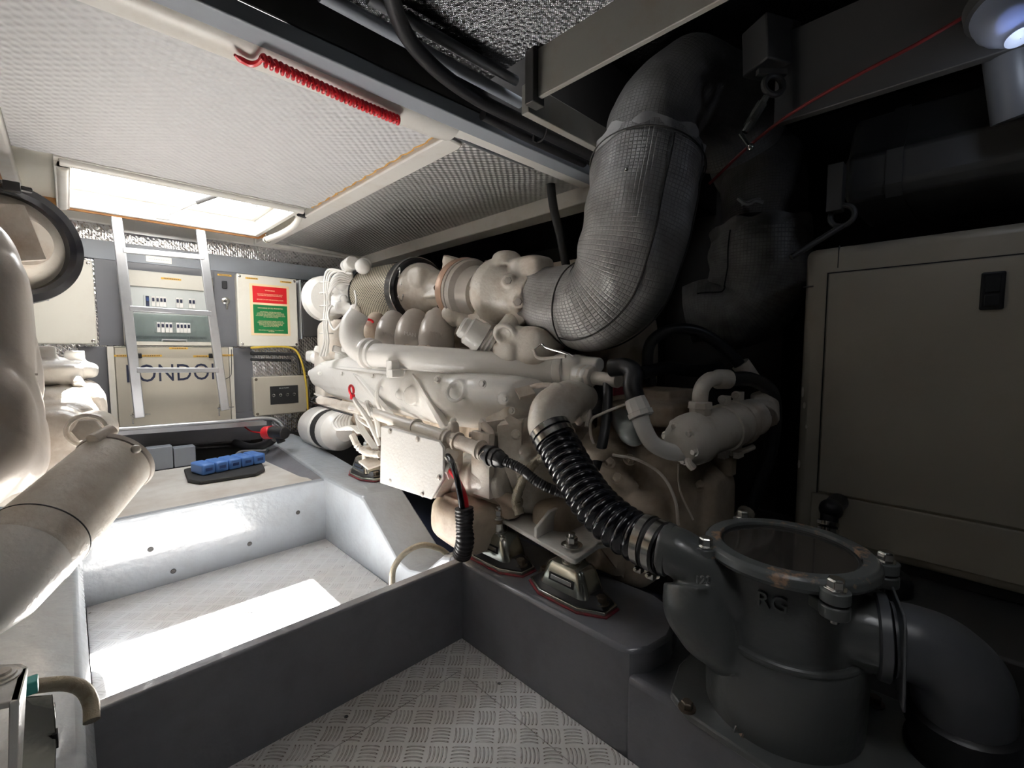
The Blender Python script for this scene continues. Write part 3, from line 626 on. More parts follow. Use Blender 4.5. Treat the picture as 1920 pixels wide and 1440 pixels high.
# hatch drain hoses
def hose(name, label, cat, P, r, mat, clampmat='steel', ends=(0,-1), seg=14, fn=None, base=None, group=None, wob=0):
    t = thing(name, label, cat, base or min(P, key=lambda p: p.z), group)
    MB().tube(P, r, seg=seg, fn=fn, wob=wob).done('hose', mat, t)
    C = spline(P, 8); r0 = r if isinstance(r,(int,float)) else r[0]; r1 = r if isinstance(r,(int,float)) else r[-1]
    for e in ends:
        i = 1 if e == 0 else len(C)-2; d = (C[i+1]-C[i-1]).normalized(); rr = (r0 if e == 0 else r1)+.002
        cl = MB(); cl.lathe(C[i]-d*.008, d, [(0,rr),(0,rr+.002),(.016,rr+.002),(.016,rr)], 24, caps=False)
        a, b, _ = frame(d); cl.box(C[i]+b*(rr+.006),(.012,.012,.012)); cl.cyl(C[i]+b*(rr+.006)-a*.012,C[i]+b*(rr+.006)+a*.014,.004,8); cl.done('hose_clamp', clampmat, t)
    return t
rib = lambda p, a: (lambda L, th: a*math.sin(2*PI*L/p))
hose('drain_hose', 'white ribbed drain hose at the left corner of the hatch', 'hose', pts((44,352,3.25),(46,330,3.22),(60,312,3.18),(86,306,3.12),(122,307,3.06)), .032, 'wht', fn=rib(.02,.0015))
hose('drain_hose', 'white drain hose looping down at the right corner of the hatch', 'hose', pts((545,392,3.0),(556,399,3.02),(560,408,3.05),(550,424,3.15),(528,438,3.3),(498,450,3.45)), .022, 'wht', fn=rib(.02,.001))
hose('drain_hose', 'short braided hose under the left end of the hatch', 'hose', pts((60,380,2.85),(80,386,2.88),(105,383,2.9),(130,387,2.93)), .016, 'braid')
t = MB().tube(pts((118,300,3.15),(128,316,3.2),(120,330,3.22)),.012).ball(at(128,312,D=3.15),.02).solo('hatch_hinge','rust','rusty hinge fitting at the near left corner of the hatch','hinge')
t = MB().ball(at(534,383,D=2.98),.02).cyl(at(528,384,D=2.98),at(545,395,D=3.0),.014).solo('hatch_hinge','rust','rusty pipe fitting at the near right corner of the hatch','hinge')
MB().cyl(at(560,400,D=3.0),at(572,404,D=3.05),.02,16).solo('rubber_stop','black','small black rubber stop beside the right drain hose','stop')
# red coiled cord hanging under the moulding
t = thing('coiled_cord', 'red coiled cord lying along the white moulding under the ceiling', 'cord', at(600,160,Y=1.60))
A, B = at(490,111,Z=2.083), at(748,226,Z=2.083); n = 30*12; P = []
ax, bx, dx = frame(B-A)
for i in range(n+1):
    th = 2*PI*i/12; c = A.lerp(B, i/n)+Vector((0,0,-.004*math.sin(i/n*PI))); P.append(c+(ax*math.cos(th)+bx*math.sin(th))*.013)
MB().tube(P,.0052,seg=7,n=1).done('coil','red',t)
MB().tube([at(440,103,Z=2.085),at(452,112,Z=2.085),at(470,120,Z=2.085),at(484,117,Z=2.085),at(492,108,Z=2.085)],[.004,.009,.009,.007,.005],seg=8).done('tail','red',t)
MB().cyl(A,B,.006,8).done('core_cord','red',t)
# grey cable under the flange
hose('conduit', 'grey cable emerging from the end of the white moulding', 'cable', [at(838,240,Y=1.60),at(870,262,Y=1.60),at(920,283,Y=1.60),at(965,300,Y=1.60),at(1000,314,Y=1.60)], .011, 'pvc', ends=(0,))
# blue bottles-like block on the black pad
t = MB(); pad = []
pc = [at(345,885,Z=.395),at(352,905,Z=.395),at(375,909,Z=.395),at(480,893,Z=.395),at(497,884,Z=.395),at(492,874,Z=.395),at(475,868,Z=.395),at(375,878,Z=.395)]
MB().prism(pc,(0,0,.022)).solo('kneeling_pad','blackm','black rounded foam pad lying on the pale platform','pad',bevel=.006)
a0, a1 = at(382,888,Z=.418), at(478,868,Z=.418)
for k in range(5):
    c = a0.lerp(a1, k/4)+Vector((0,.02,0)); ang = math.atan2((a1-a0).y,(a1-a0).x); rot = Matrix.Rotation(ang,3,'Z')
    who = ['blue plastic float block at the left end of the row on the black pad','second blue float block from the left on the black pad','middle one of the five blue float blocks on the black pad','fourth blue float block from the left on the black pad','blue float block at the right end of the row on the black pad'][k]
    t = thing('float_block', who, 'float block', (c.x,c.y,.4175), 'blue float blocks on the black pad')
    wd = (a1-a0).length/4*.95
    MB().box((c.x,c.y,.455),(wd,.17,.074),rot).done('body','blue',t,bevel=.012)
    f = rot@Vector((0,-.0855,0)); MB().box((c.x+f.x,c.y+f.y,.455),(wd*.5,.004,.02),rot).done('slot','blued',t)
# grey boxes under the ledge, bilge pump
for a,b,lab in ((277,325,'left one of two plain grey boxes under the ledge'),(327,368,'right one of two plain grey boxes under the ledge')):
    p, q = at(a,870,Y=4.06), at(b,866,Y=4.06); MB().ext(p.x,q.x,4.06,4.16,.393,at(b,836,Y=4.06).z).solo('battery_box','panb',lab,'box','grey boxes under the ledge',bevel=.004)
t = thing('bilge_pump', 'black pump with red cap behind the far end of the grey bearer', 'pump', at(520,820,D=3.6))
MB().cyl(at(497,812,D=3.50),at(510,810,D=3.48),.050,24).done('red_cap','red',t,bevel=.006,label='red cap'); MB().cyl(at(510,810,D=3.48),at(535,812,D=3.43),.046,24).cyl(at(520,810,D=3.48),at(528,830,D=3.48),.03,16).done('body','black',t,bevel=.006)
MB().tube(pts((450,792,3.85),(470,808,3.8),(498,812,3.65)),.006,seg=8).done('red_wire','red',t)
MB().tube(pts((440,830,3.8),(470,838,3.75),(500,832,3.65),(515,822,3.6)),.03).done('suction_hose','black',t)
for i,(y_,lab) in enumerate(((831,'upper black cable running behind the grey boxes'),(838,'lower black cable running behind the grey boxes'))):
    MB().tube([at(255,y_+9,Y=4.30),at(380,y_-2+4,Y=4.30),at(470,y_-4,Y=4.30)],.009,seg=8).solo('cable','black',lab,'cable')
hose('drain_pipe','short grey pipe bent over the edge of the platform', 'pipe', pts((438,858,3.45),(450,848,3.5),(470,846,3.55),(500,846,3.55)), .012, 'pvc', ends=())
# yellow sheathed cables by the control box
MB().tube([at(470,652,Y=4.28),at(520,650,Y=4.28),at(552,655,Y=4.27),at(566,680,Y=4.25),at(574,720,Y=4.25),at(580,790,Y=4.25),at(592,818,Y=4.22),at(600,800,Y=4.2)],.009,seg=8).solo('cable','yelw','yellow cable running round the small control box','cable')
MB().tube([at(470,663,Y=4.30),at(530,664,Y=4.30),at(556,668,Y=4.29),at(562,700,Y=4.28)],.014,seg=8).tube([at(470,674,Y=4.30),at(545,676,Y=4.3)],.012,seg=8).solo('cable','black','pair of black cables over foil above the small control box','cable')
hose('drain_pipe','white pipe along the deckhead edge above the bulkhead','pipe',[at(530,452,Y=4.2),at(600,468,Y=4.2),at(690,487,Y=4.2)],.014,'wht',ends=(0,))
# ================================================================== RIGHT-HAND MAIN ENGINE
E = thing('marine_engine', 'large cream V engine on the right, with mesh air filter and lagged turbo outlets', 'marine engine', (1.75, 2.3, .36))
def X(px, py, x): return at(px, py, X=x)
# crankcase, sump, flywheel housing: castings blended by remeshing
m = MB(); m.blob((1.86,2.55,.86),(.62,2.30,.52),p=7); m.blob((1.86,2.5,1.12),(.50,2.2,.3),p=6)
for y in (1.7,2.05,2.4,2.75,3.1,3.45): m.blob((1.56,y,.80),(.10,.2,.30),p=4); m.ball((1.54,y,1.0),.05,12)
for y in (1.55,1.9,2.25,2.6,2.95,3.3): m.cyl((1.52,y,.62),(1.60,y,.62),.028,14); m.cyl((1.51,y,.95),(1.60,y,.95),.02,14)
m.done('crankcase', 'engd', E, cast=.011, it=4)
m = MB(); m.blob((1.86,2.45,.50),(.48,2.0,.36),p=5); m.blob((1.66,1.75,.47),(.2,.36,.22),p=4)
m.done('sump', 'engd', E, cast=.012)
# big rounded white exhaust casting along the near bank
rows = [(583,688,735,1.40),(600,676,748,1.40),(640,668,762,1.41),(690,682,777,1.41),(735,690,788,1.41),(752,688,794,1.40),(790,690,804,1.39),(840,697,810,1.37),(890,702,808,1.37),(930,706,797,1.39),(962,712,778,1.42),(982,722,752,1.46),(990,732,745,1.48)]
rings = []
for px, yt_, yb_, xx in rows:
    t_, b_ = X(px,yt_,xx), X(px,yb_,xx); c = (t_+b_)/2; h = (t_.z-b_.z)/2; r = []
    for k in range(28):
        a = 2*PI*k/28; ca, sa = math.cos(a), math.sin(a)
        f = lambda v, e: math.copysign(abs(v)**e, v)
        r.append(Vector((c.x+.15-f(ca,.8)*.16-.05*sa, c.y, c.z+f(sa,.85)*h)))
    rings.append(r)
m = MB(); m.loft(rings)
def lump(px, py, xx, r, px2=None, depth=.02, tilt=(-1,-.35,.1)): c = X(px,py,xx); m.lathe(c, tilt, [(-.05,r),(depth,r),(depth+.004,r*.8)], 24)
m.torus(X(855,733,1.335),(-1,-.3,.35),.05,.011,32,10)
lump(772,742,1.36,.055,depth=.012); lump(948,748,1.40,.03,depth=.03)
for px, py in ((752,690),(750,740),(748,790)): m.ball(X(px,py,1.38),.03,12)
m.torus(X(752,741,1.52),(0,1,0),.17,.014,40,8)
ex = m.done('exhaust_casting', 'engw', E, cast=.008, it=5)
b = MB()
for px, py in ((948,748),(768,748),(635,752)): b.bolt(X(px,py,1.355),(-1,-.4,.1),.012)
b.done('casting_bolt', 'engw', ex)
# stepped valve cover ends
m = MB()
for px, py, xx, s in ((600,668,1.52,(.2,.18,.10)),(640,665,1.55,(.18,.25,.09)),(690,668,1.6,(.2,.3,.08))): m.blob(X(px,py,xx),s,p=5)
for px in (615,632,650,668,686): m.box(X(px,662,1.5),(.22,.04,.05),Matrix.Rotation(.35,3,'Y'))
m.ball(X(592,672,1.45),.05,14); m.ball(X(585,700,1.42),.035,12)
m.done('valve_cover', 'engw', E, cast=.008, it=4)
m = MB()
for k in range(10):
    p = X(596+k*14, 746+k*4.6, 1.44); m.bolt(p,(-.9,-.2,-.3),.012); 
m.bar(X(592,738,1.44),X(740,795,1.42),.03,.012)
for px, py in ((735,792),(770,798),(790,806)): m.blob(X(px,py,1.42),(.06,.06,.05),p=3)
m.done('cover_flange', 'engw', E, bevel=.002)
# long coolant pipe with elbow and clamp rings
P = pts((672,588,2.72),(660,612,2.70),(662,640,2.66),(685,662,2.6),(735,668,2.50),(850,677,2.36),(950,687,2.26),(1030,694,2.17),(1075,694,2.10))
pp = MB().tube(P,[.062,.068,.070,.070,.066,.068,.070,.068,.066],seg=28).done('coolant_pipe', 'engw', E)
d = (P[4]-P[3]).normalized(); m = MB(); m.lathe(P[3]+d*.03,d,[(-.02,.07),(-.014,.088),(.0,.09),(.012,.088),(.02,.07)],32); m.lathe(P[3]+d*.03,d,[(.021,.07),(.03,.08),(.05,.08),(.06,.068)],32); m.done('pipe_flange', 'engw', pp); m = MB()
c = at(1052,694,D=2.13); d = (P[-1]-P[-2]).normalized(); m.lathe(c,d,[(-.02,.068),(-.012,.078),(.01,.08),(.03,.078),(.035,.068)],32)
m.done('pipe_flange', 'engw', pp)
m = MB(); m.box(at(737,692,D=2.42),(.05,.06,.09)); m.box(at(742,700,D=2.40),(.07,.05,.04)); m.done('pipe_bracket','engw',E,bevel=.004)
m = MB(); c = at(1072,694,D=2.12); m.blob(c+Vector((0,0,0)),(.16,.16,.15),p=3.5); m.cyl(at(1085,703,D=2.05),at(1108,708,D=1.98),.052,8); m.cyl(at(1078,680,D=2.1),at(1125,686,D=2.0),.036); m.cyl(at(1075,735,D=2.1),at(1085,700,D=2.1),.03)
m.done('pipe_union', 'engw', E, cast=.007, it=3)
m = MB(); m.lathe(at(1092,704,D=2.02),at(1125,708,D=1.95)-at(1092,704,D=2.02),[(0,.048),(.02,.05),(.022,.042),(.035,.042),(.037,.05),(.06,.046)],8); m.cyl(at(1112,708,D=1.99),at(1160,714,D=1.88),.030,20); m.done('pipe_nipple','eng',E,bevel=.003)
# air filter
a, b = X(702,553,1.70), X(778,547,1.70); ax = (b-a).normalized(); L = (b-a).length
F_ = MB().lathe(a,ax,[(0,.200),(L,.205)],56).done('filter_cage','mesh',E)
m = MB(); m.lathe(a,ax,[(-.012,.19),(-.012,.205),(.006,.207),(.006,.2)],48); m.done('filter_end_cap','blackm',F_)
m = MB(); m.lathe(b,ax,[(-.02,.205),(-.02,.218),(.05,.222),(.075,.205),(.085,.175),(.085,.15)],56); m.done('rubber_collar','blackg',F_)
m = MB(); m.torus(b+ax*.055,ax,.218,.006,56,8); 
for k in range(3):
    c = b+ax*.06+(X(748,515+k*24,1.70)-X(778,547,1.70)).normalized()*.222; c = at(742+k*3,512+k*22,D=(b-Vector((0,0,CH))).dot(_F)-.17); m.tube([c,c+Vector((.01,-.03,.03)),c+Vector((.0,-.05,.0)),c+Vector((.0,-.03,-.03)),c],.004,seg=6); m.ball(c,.013,10)
m.done('clip_wire','steel',F_)
# compressor intake horn
n0 = b+ax*.07; n1 = X(866,547,1.70); ax2 = (n1-n0).normalized(); L = (n1-n0).length
m = MB(); m.lathe(n0,ax2,[(0,.185),(.04,.18),(.10,.155),(L*.55,.115),(L*.8,.105),(L,.125),(L+.04,.12)],36)
m.cyl(X(838,525,1.66),X(848,492,1.66),.050,16); m.cyl(X(846,496,1.66),X(849,482,1.66),.058,8); m.blob(X(786,522,1.60),(.10,.16,.14),p=4); m.ball(X(812,597,1.60),.055,14); m.cyl(X(812,597,1.6),X(822,608,1.52),.035,14); m.ball(X(850,590,1.6),.07,14); m.ball(X(872,600,1.64),.06,12)
m.prism([X(785,535,1.60),X(838,549,1.58),X(838,556,1.58),X(785,560,1.58)],(.05,0,0))
m.done('intake_horn','eng',E,cast=.008,it=4)
# turbocharger: clamp flange, backing disc, turbine housing
c0 = X(868,545,1.70); ax3 = (X(985,562,1.66)-c0).normalized()
m = MB(); m.lathe(c0,ax3,[(-.02,.10),(-.01,.185),(.03,.192),(.05,.185),(.05,.1)],48); m.done('clamp_band','copper',E,label='copper-tinged clamp band')
m = MB(); m.lathe(c0,ax3,[(.045,.18),(.075,.188),(.085,.182),(.12,.178),(.14,.15),(.22,.13)],48); m.torus(c0+ax3*.08,ax3,.183,.006,48,8); bd=m.done('compressor_housing','engg',E)
m = MB()
for k in range(10): a_,b_,_ = frame(ax3); t_=2*PI*k/10; m.bolt(c0-ax3*.02+(a_*math.cos(t_)+b_*math.sin(t_))*.17,-ax3,.011)
m.done('housing_bolt','rust',bd)
c1 = X(930,546,1.68)
m = MB(); m.lathe(c1-ax3*.02,ax3,[(-.06,.10),(-.02,.15),(.03,.175),(.10,.172),(.16,.14),(.24,.105),(.34,.10)],40)
m.lathe(X(950,500,1.66),X(950,478,1.66)-X(950,500,1.66),[(0,.09),(.06,.07),(.075,.045)],18); m.blob(X(995,505,1.68),(.16,.22,.12),p=4)
for px, py, r in ((953,526,.034),(904,574,.034),(972,566,.034)):
    q = X(px,py,1.56); m.lathe(q,(-1,-.5,.05),[(-.16,r*2.2),(-.02,r*1.15),(.0,r)],20)
    m.torus(q+Vector((-.002,0,0)),(-1,-.5,.05),r*.72,r*.24,24,8)
m.prism([X(965,545,1.6),X(1000,540,1.6),X(985,600,1.6),X(950,632,1.6),X(935,625,1.6)],(.08,.02,0))
m.done('turbine_housing','eng',E,cast=.0075,it=3)
m = MB()
for px, py in ((953,526),(904,574),(972,566)): q = X(px,py,1.55); m.lathe(q,(-1,-.5,.05),[(-.005,.018),(.008,.018),(.010,.009)],6)
m.done('plug','engg',E)
# turbo support and bellows elbow below it
m = MB(); m.blob(X(905,600,1.7),(.16,.3,.16),p=3); m.blob(X(990,650,1.64),(.22,.34,.2),p=4); m.cyl(X(946,626,1.52),X(965,600,1.66),.055,20); m.torus(X(946,626,1.51),X(946,626,1.51)-X(965,600,1.66),.046,.014,28,10); m.blob(X(955,660,1.56),(.12,.16,.1),p=4); m.cyl(X(915,640,1.7),X(925,590,1.75),.05)
m.done('turbo_bracket','eng',E,cast=.008,it=4)
q0, q1 = X(866,612,1.44), X(932,652,1.58); dq = (q1-q0).normalized(); Lq = (q1-q0).length
prof = [(0,.050),(.006,.056),(.03,.056),(.04,.072),(.085,.074),(.10,.082),(.125,.080)]; t_ = .13
while t_ < Lq: prof += [(t_,.058),(t_+.010,.072)]; t_ += .02
MB().lathe(q0,dq,prof,30).lathe(q0,dq,[(-.004,.028),(.004,.03)],16).torus(q0,dq,.04,.010,28,8).done('bellows_elbow','engw',E)
# extra castings' fixings and small lines seen on the near flank
a_,b_,_ = frame(ax3)
for k in range(12):
    t_ = 2*PI*k/12; MB().bolt(c1+ax3*.0+(a_*math.cos(t_)+b_*math.sin(t_))*.160,-ax3,.010).done('turbine_bolt','eng',E)
for px,py,xx,r in ((600,700,1.37,.012),(642,700,1.36,.012),(700,705,1.36,.012),(660,742,1.36,.012),(820,712,1.355,.014),(905,720,1.35,.014),(850,790,1.37,.014),(905,790,1.38,.012),(960,770,1.42,.012)):
    MB().bolt(X(px,py,xx),(-1,-.35,.15),r,.012).done('casting_bolt','engw',ex)
m = MB(); m.prism([X(770,700,1.38),X(780,712,1.35),X(835,800,1.36),X(826,805,1.38)],(.04,0,0)); m.prism([X(660,700,1.38),X(668,705,1.36),X(735,785,1.37),X(728,788,1.39)],(.04,0,0)); m.prism([X(598,682,1.40),X(740,698,1.385),X(740,704,1.375),X(598,688,1.39)],(.05,0,0)); m.done('casting_rib','engw',ex,bevel=.006)
m = MB(); m.tube(pts((905,640,2.35),(912,660,2.32),(930,672,2.3),(985,676,2.2)),.013,seg=10); m.tube(pts((1000,655,2.1),(1012,672,2.08),(1060,668,2.0)),.008,seg=8); m.done('small_pipe','eng',E)
for px,py,d_ in ((720,642,2.80),(760,640,2.70),(800,642,2.60)): MB().blob(at(px,py+12,D=d_),(.09,.1,.05),p=4).bolt(at(px+3,py+10,D=d_-.06),(-.3,-.5,.8),.012).done('runner_foot','engd',E)
m = MB(); m.tube(pts((985,735,2.05),(1000,725,2.02),(1030,722,1.98),(1055,735,1.95)),.012,seg=10); m.tube(pts((1100,800,1.92),(1105,770,1.95),(1095,745,1.98)),.010,seg=8); m.blob(at(1060,732,D=1.98),(.08,.06,.05),p=3); m.done('small_pipe','eng',E)
for px,py,d_ in ((1050,1000,1.8),(1150,1040,1.72),(1190,1060,1.70)): MB().blob(at(px,py-20,D=d_+.15),(.2,.2,.2),p=4).done('sump_boss','engd',E)
# intake runners between filter and pipe
for k,(px,py,w_) in enumerate(((700,625,.062),(732,628,.072),(773,632,.082),(822,637,.092))):
    d_ = 2.95-.09*k
    m = MB(); m.tube(pts((px+8,600,d_+.05),(px-2,618,d_-.03),(px-4,640,d_-.05),(px+2,662,d_)),[w_*1.0,w_*1.08,w_*1.12,w_],seg=22)
    ru = m.done('intake_runner','engg' if k else 'engd',E)
    if k:
        c = at(px-4,627,D=d_-.05-w_*1.1); r_ = (at(px+8,629,D=d_)-at(px-8,626,D=d_)).normalized()
        letters('raised_lettering','MAN',c+r_*.0,.032,'engw' if k==2 else 'engg',ru,right=r_,ext=.003)
MB().torus(at(690,602,D=2.86),(.3,.2,1),.03,.008,24,8).done('red_ring','red',E,label='red hose ring')
# far end: thermostat housings, header tank, wiring loom
m = MB()
for px, py, r in ((640,532,.06),(655,497,.055),(680,500,.06),(630,545,.045),(645,560,.035),(640,575,.05),(665,580,.045),(650,520,.06)): m.ball(X(px,py,1.50),r*.9,16)
m.cyl(X(612,540,1.50),X(672,545,1.6),.056,20); m.cyl(X(625,560,1.50),X(675,562,1.6),.032); m.cyl(X(620,577,1.48),X(665,580,1.55),.045); m.cyl(X(650,500,1.52),X(662,492,1.5),.05); m.cyl(X(682,505,1.6),X(684,492,1.58),.052); m.cyl(X(650,585,1.6),X(672,600,1.58),.045)
m.done('thermostat_housing','engw',E,cast=.009,it=3)
MB().lathe(X(612,560,1.50),(0,1,0),[(-.05,.14),(-.02,.175),(.04,.18),(.06,.165)],40).done('belt_cover','engw',E)
MB().blob(X(650,640,1.62),(.4,.3,.34),p=5).blob(X(640,700,1.62),(.4,.2,.5),p=5).done('front_cover','eng',E,smooth=True)
m = MB(); rnd = random.Random(5)
for k in range(9):
    o_ = rnd.uniform(-6,6); dd = rnd.uniform(-.04,.04)
    m.tube(pts((655+o_,512+o_*.3,3.3+dd),(622+o_,508+o_*.4,3.35+dd),(612+o_*.7,530,3.34+dd),(614+o_*.8,570,3.33+dd),(610+o_*.6,610,3.3+dd),(612+o_*.7,640,3.3+dd),(606+o_,668,3.3+dd)),.0075,seg=7)
for py in (530,550,574,600,625): m.torus(at(612,py,D=3.32),(0,0,1),.045,.004,24,6)
m.done('wiring_loom','engw',E)
m = MB()
for k in range(5): m.tube(pts((655,520+k*3,3.15),(640-k*2,512+k*5,3.1),(625-k*2,520+k*8,3.1),(618,545+k*6,3.15)),.008,seg=7)
m.tube(pts((665,545,3.05),(668,565,3.0),(660,590,3.0),(652,612,3.0)),.007,seg=7)
m.tube(pts((622,572,3.2),(615,590,3.15),(625,618,3.1),(640,605,3.05)),.007,seg=7)
m.done('wiring_loom','engw',E)
# second bank tops seen behind
m = MB(); m.blob((2.15,2.4,1.25),(.35,2.2,.5),p=5); m.blob((1.95,2.1,1.45),(.3,1.6,.25),p=5); m.blob((2.05,1.4,1.2),(.4,.5,.6),p=4); m.cyl((2.1,1.5,1.6),(2.1,2.6,1.62),.16,24)
m.done('rear_bank','engd',E,cast=.014)
# alternator low at the far end
a, b = X(600,800,1.50), X(668,815,1.46); ax4 = (b-a).normalized(); L=(b-a).length
al = MB().lathe(a,ax4,[(-.12,.10),(-.10,.15),(-.02,.17),(.22,.17),(.24,.155)],36).lathe(a,ax4,[(.33,.15),(.36,.16),(.46,.15),(.50,.11),(.56,.07)],36).done('alternator','engw',E)
MB().lathe(a,ax4,[(.235,.158),(.335,.158)],36).done('cooling_slot_band','blackm',al)
m = MB()
for k in range(6): m.tube(pts((640+4*k,775,2.75),(625+6*k,790,2.7),(632+5*k,805,2.65),(655+4*k,800,2.62),(672+3*k,812,2.6)),.008,seg=7)
for k in range(4): m.tube(pts((665+2*k,772,2.6),(672+3*k,800,2.55),(684+3*k,820,2.5),(700+3*k,842,2.45)),.007,seg=7)
m.done('wiring_loom','engw',E)
MB().tube(pts((660,778,2.55),(625,768,2.75),(596,758,3.0),(584,752,3.05),(590,745,3.0),(625,746,2.9),(640,750,2.8)),.006,seg=8).done('black_cable','blackg',E)
MB().tube(pts((660,815,2.5),(672,838,2.48),(690,850,2.45),(712,852,2.4)),.018,seg=10,fn=lambda L,th:.003*math.sin(L*300)).done('ribbed_conduit','eng',E)
# conduit pipe along the flank
P = pts((600,750,2.98),(640,760,2.80),(690,772,2.5),(760,795,2.25),(830,818,2.06),(905,845,1.90))
m = MB().tube(P,[.028,.03,.03,.03,.031,.031],seg=18)
for px,py,d_ in ((780,801,2.2),(835,820,2.05),(842,823,2.03),(858,828,2.0),(900,843,1.91)): m.lathe(at(px,py,D=d_),P[-1]-P[-2],[(-.008,.034),(-.006,.042),(.006,.042),(.008,.034)],24)
m.blob(at(850,810,D=2.05),(.05,.05,.1),p=3); m.done('conduit_pipe','eng',E)
m = MB(); m.tube(pts((655,765,2.6),(700,775,2.5),(740,792,2.35),(790,815,2.2)),.012,seg=8); m.tube(pts((668,752,2.6),(700,775,2.42),(712,820,2.40)),.014,seg=8); m.torus(at(695,770,D=2.47),(.4,-.3,.2),.05,.012,24,8); m.torus(at(684,790,D=2.5),(.4,-.3,.6),.05,.008,24,8); m.done('hose_bundle','engw',E)
dp = MB().tube(pts((661,742,2.47),(668,755,2.45),(690,787,2.42),(712,835,2.40)),[.010,.012,.014,.012],seg=10).done('dipstick_tube','engw',E)
MB().torus(at(659,731,D=2.47),(.5,-.6,.1),.024,.007,28,8).box(at(661,744,D=2.46),(.02,.02,.026)).done('dipstick_handle','red',dp,label='red dipstick ring')
# junction box on the flank
q = [at(718,798,D=2.23),at(828,826,D=2.0),at(836,838,D=1.985),at(836,898,D=1.985),at(812,936,D=2.03),at(800,932,D=2.05),at(716,905,D=2.23)]
nrm = (q[1]-q[0]).cross(q[6]-q[0]).normalized(); nrm = -nrm if nrm.dot(at(960,720,D=1)-at(780,860,D=2.1)) < 0 else nrm
jb = MB().prism([p-nrm*.005 for p in q],-nrm*.11).done('junction_box','eng',E,bevel=.006)
MB().prism(q,nrm*.014).done('box_lid','engw',jb,bevel=.006)
m = MB()
for px,py,d_ in ((736,808,2.19),(788,823,2.08),(828,895,2.0),(738,900,2.19),(797,925,2.06)): m.bolt(at(px,py,D=d_)+nrm*.014,nrm,.010,.006)
m.done('lid_screw','engg',jb)
r_ = (q[1]-q[0]).normalized()
for k,(px,py) in enumerate(((835,850),(836,877))):
    c = at(px,py,D=2.03); m = MB(); m.lathe(c,r_+Vector((0,0,-.1)),[(0,.034),(.02,.034),(.022,.042),(.045,.042),(.05,.030)],6); m.done('cable_gland','engw',jb,bevel=.002)
# lower flank: starter motor, filters, lumps
m = MB(); c = at(880,896,D=2.12); d_ = (at(960,905,D=1.98)-c).normalized()
m.lathe(c,d_,[(-.12,.06),(-.06,.085),(.05,.088),(.052,.094),(.07,.094),(.075,.085),(.22,.085),(.24,.07)],30); m.blob(at(905,870,D=2.15),(.12,.2,.1),p=4); m.prism(pts((893,905,1.98),(905,905,1.98),(945,935,1.93),(950,948,1.93),(915,928,1.98)),(.05,.02,0))
m.done('starter_motor','eng',E,cast=.007,it=3)
m = MB(); m.blob(at(880,975,D=2.06),(.26,.34,.2),Matrix.Rotation(.1,3,'X'),p=4); m.box(at(862,935,D=2.05),(.1,.12,.04)); m.cyl(at(955,940,D=1.97),at(958,970,D=1.97),.04); m.cyl(at(935,930,D=1.98),at(975,945,D=1.9),.03)
m.done('oil_cooler','engd',E,cast=.008,it=4)
m = MB(); m.box(at(905,870,D=1.98),(.03,.12,.28)); m.blob(at(960,800,D=2.2),(.22,.2,.3),p=5); m.box(at(925,830,D=2.05),(.16,.02,.2)); m.prism(pts((932,798,1.95),(978,792,1.95),(978,905,1.95),(960,915,1.95),(935,850,1.95)),(.1,.08,0)); m.bolt(at(968,815,D=1.94),(-1,-.6,0),.016); m.bolt(at(985,850,D=2.0),(-1,-.6,0),.022)
m.prism(pts((965,728,2.0),(992,722,2.0),(1005,737,2.0),(975,745,2.0)),(.04,.04,-.02)); m.prism(pts((945,784,1.95),(957,779,1.95),(982,792,1.95),(955,797,1.95)),(.03,.03,-.01))
m.tube(pts((905,795,2.0),(920,815,1.97),(915,850,1.98)),.018); m.tube(pts((880,815,2.02),(950,818,1.98),(965,850,2.0)),.012)
m.done('side_bracket','eng',E,bevel=.004)
m = MB(); m.blob(at(1010,860,D=2.25),(.5,.5,.45),p=4); m.blob(at(985,900,D=2.1),(.25,.3,.25),p=4); m.ball(at(1000,890,D=1.98),.08); m.blob(at(940,900,D=2.25),(.4,.4,.3),p=4)
for px,py in ((985,845),(975,875),(1005,905)): m.cyl(at(px,py,D=2.1),at(px,py,D=1.93),.03,14)
m.done('flywheel_housing','eng',E,cast=.010,it=4)
# gearbox
m = MB(); m.blob(at(1215,900,D=2.15),(.55,.6,.52),Matrix.Rotation(.15,3,'Z'),p=4.5); m.blob(at(1230,800,D=2.2),(.4,.5,.18),p=5); m.blob(at(1150,880,D=2.05),(.35,.3,.3),p=4); m.blob(at(1290,940,D=2.0),(.26,.34,.34),p=5); m.blob(at(1200,960,D=1.95),(.3,.3,.24),p=4)
for px,py in ((1140,875),(1200,960),(1160,915)): m.cyl(at(px,py,D=2.0),at(px,py-18,D=1.86),.045,18)
m.cyl(at(1310,880,D=1.9),at(1345,882,D=1.9),.02); m.bar(at(1195,905,D=1.86),at(1150,945,D=1.86),.03,.03); m.blob(at(1130,840,D=1.95),(.3,.2,.06),p=5)
m.done('gearbox','engd',E,cast=.010,it=4)
m = MB()
for px,py in ((1141,868),(1156,897),(1290,870),(1308,910),(1180,862)): MB().bolt(at(px,py,D=1.83),(-.5,-.6,.6),.018).done('gearbox_bolt','engd',E)
m = MB(); m.blob(at(1225,770,D=2.02),(.32,.3,.1),p=6); m.box(at(1240,745,D=2.1),(.25,.2,.08)); m.box(at(1190,775,D=1.97),(.04,.06,.16)); m.box(at(1265,765,D=1.97),(.10,.05,.04)); m.done('control_valve_block','engd',E,cast=.008,it=2)
m = MB(); m.lathe(at(1190,815,D=1.80),Vector((-.62,-.62,-.15)),[(-.20,.055),(-.06,.057),(-.03,.056),(.0,.050),(.025,.036),(.036,.015)],36); m.done('round_filter','greyb',E)
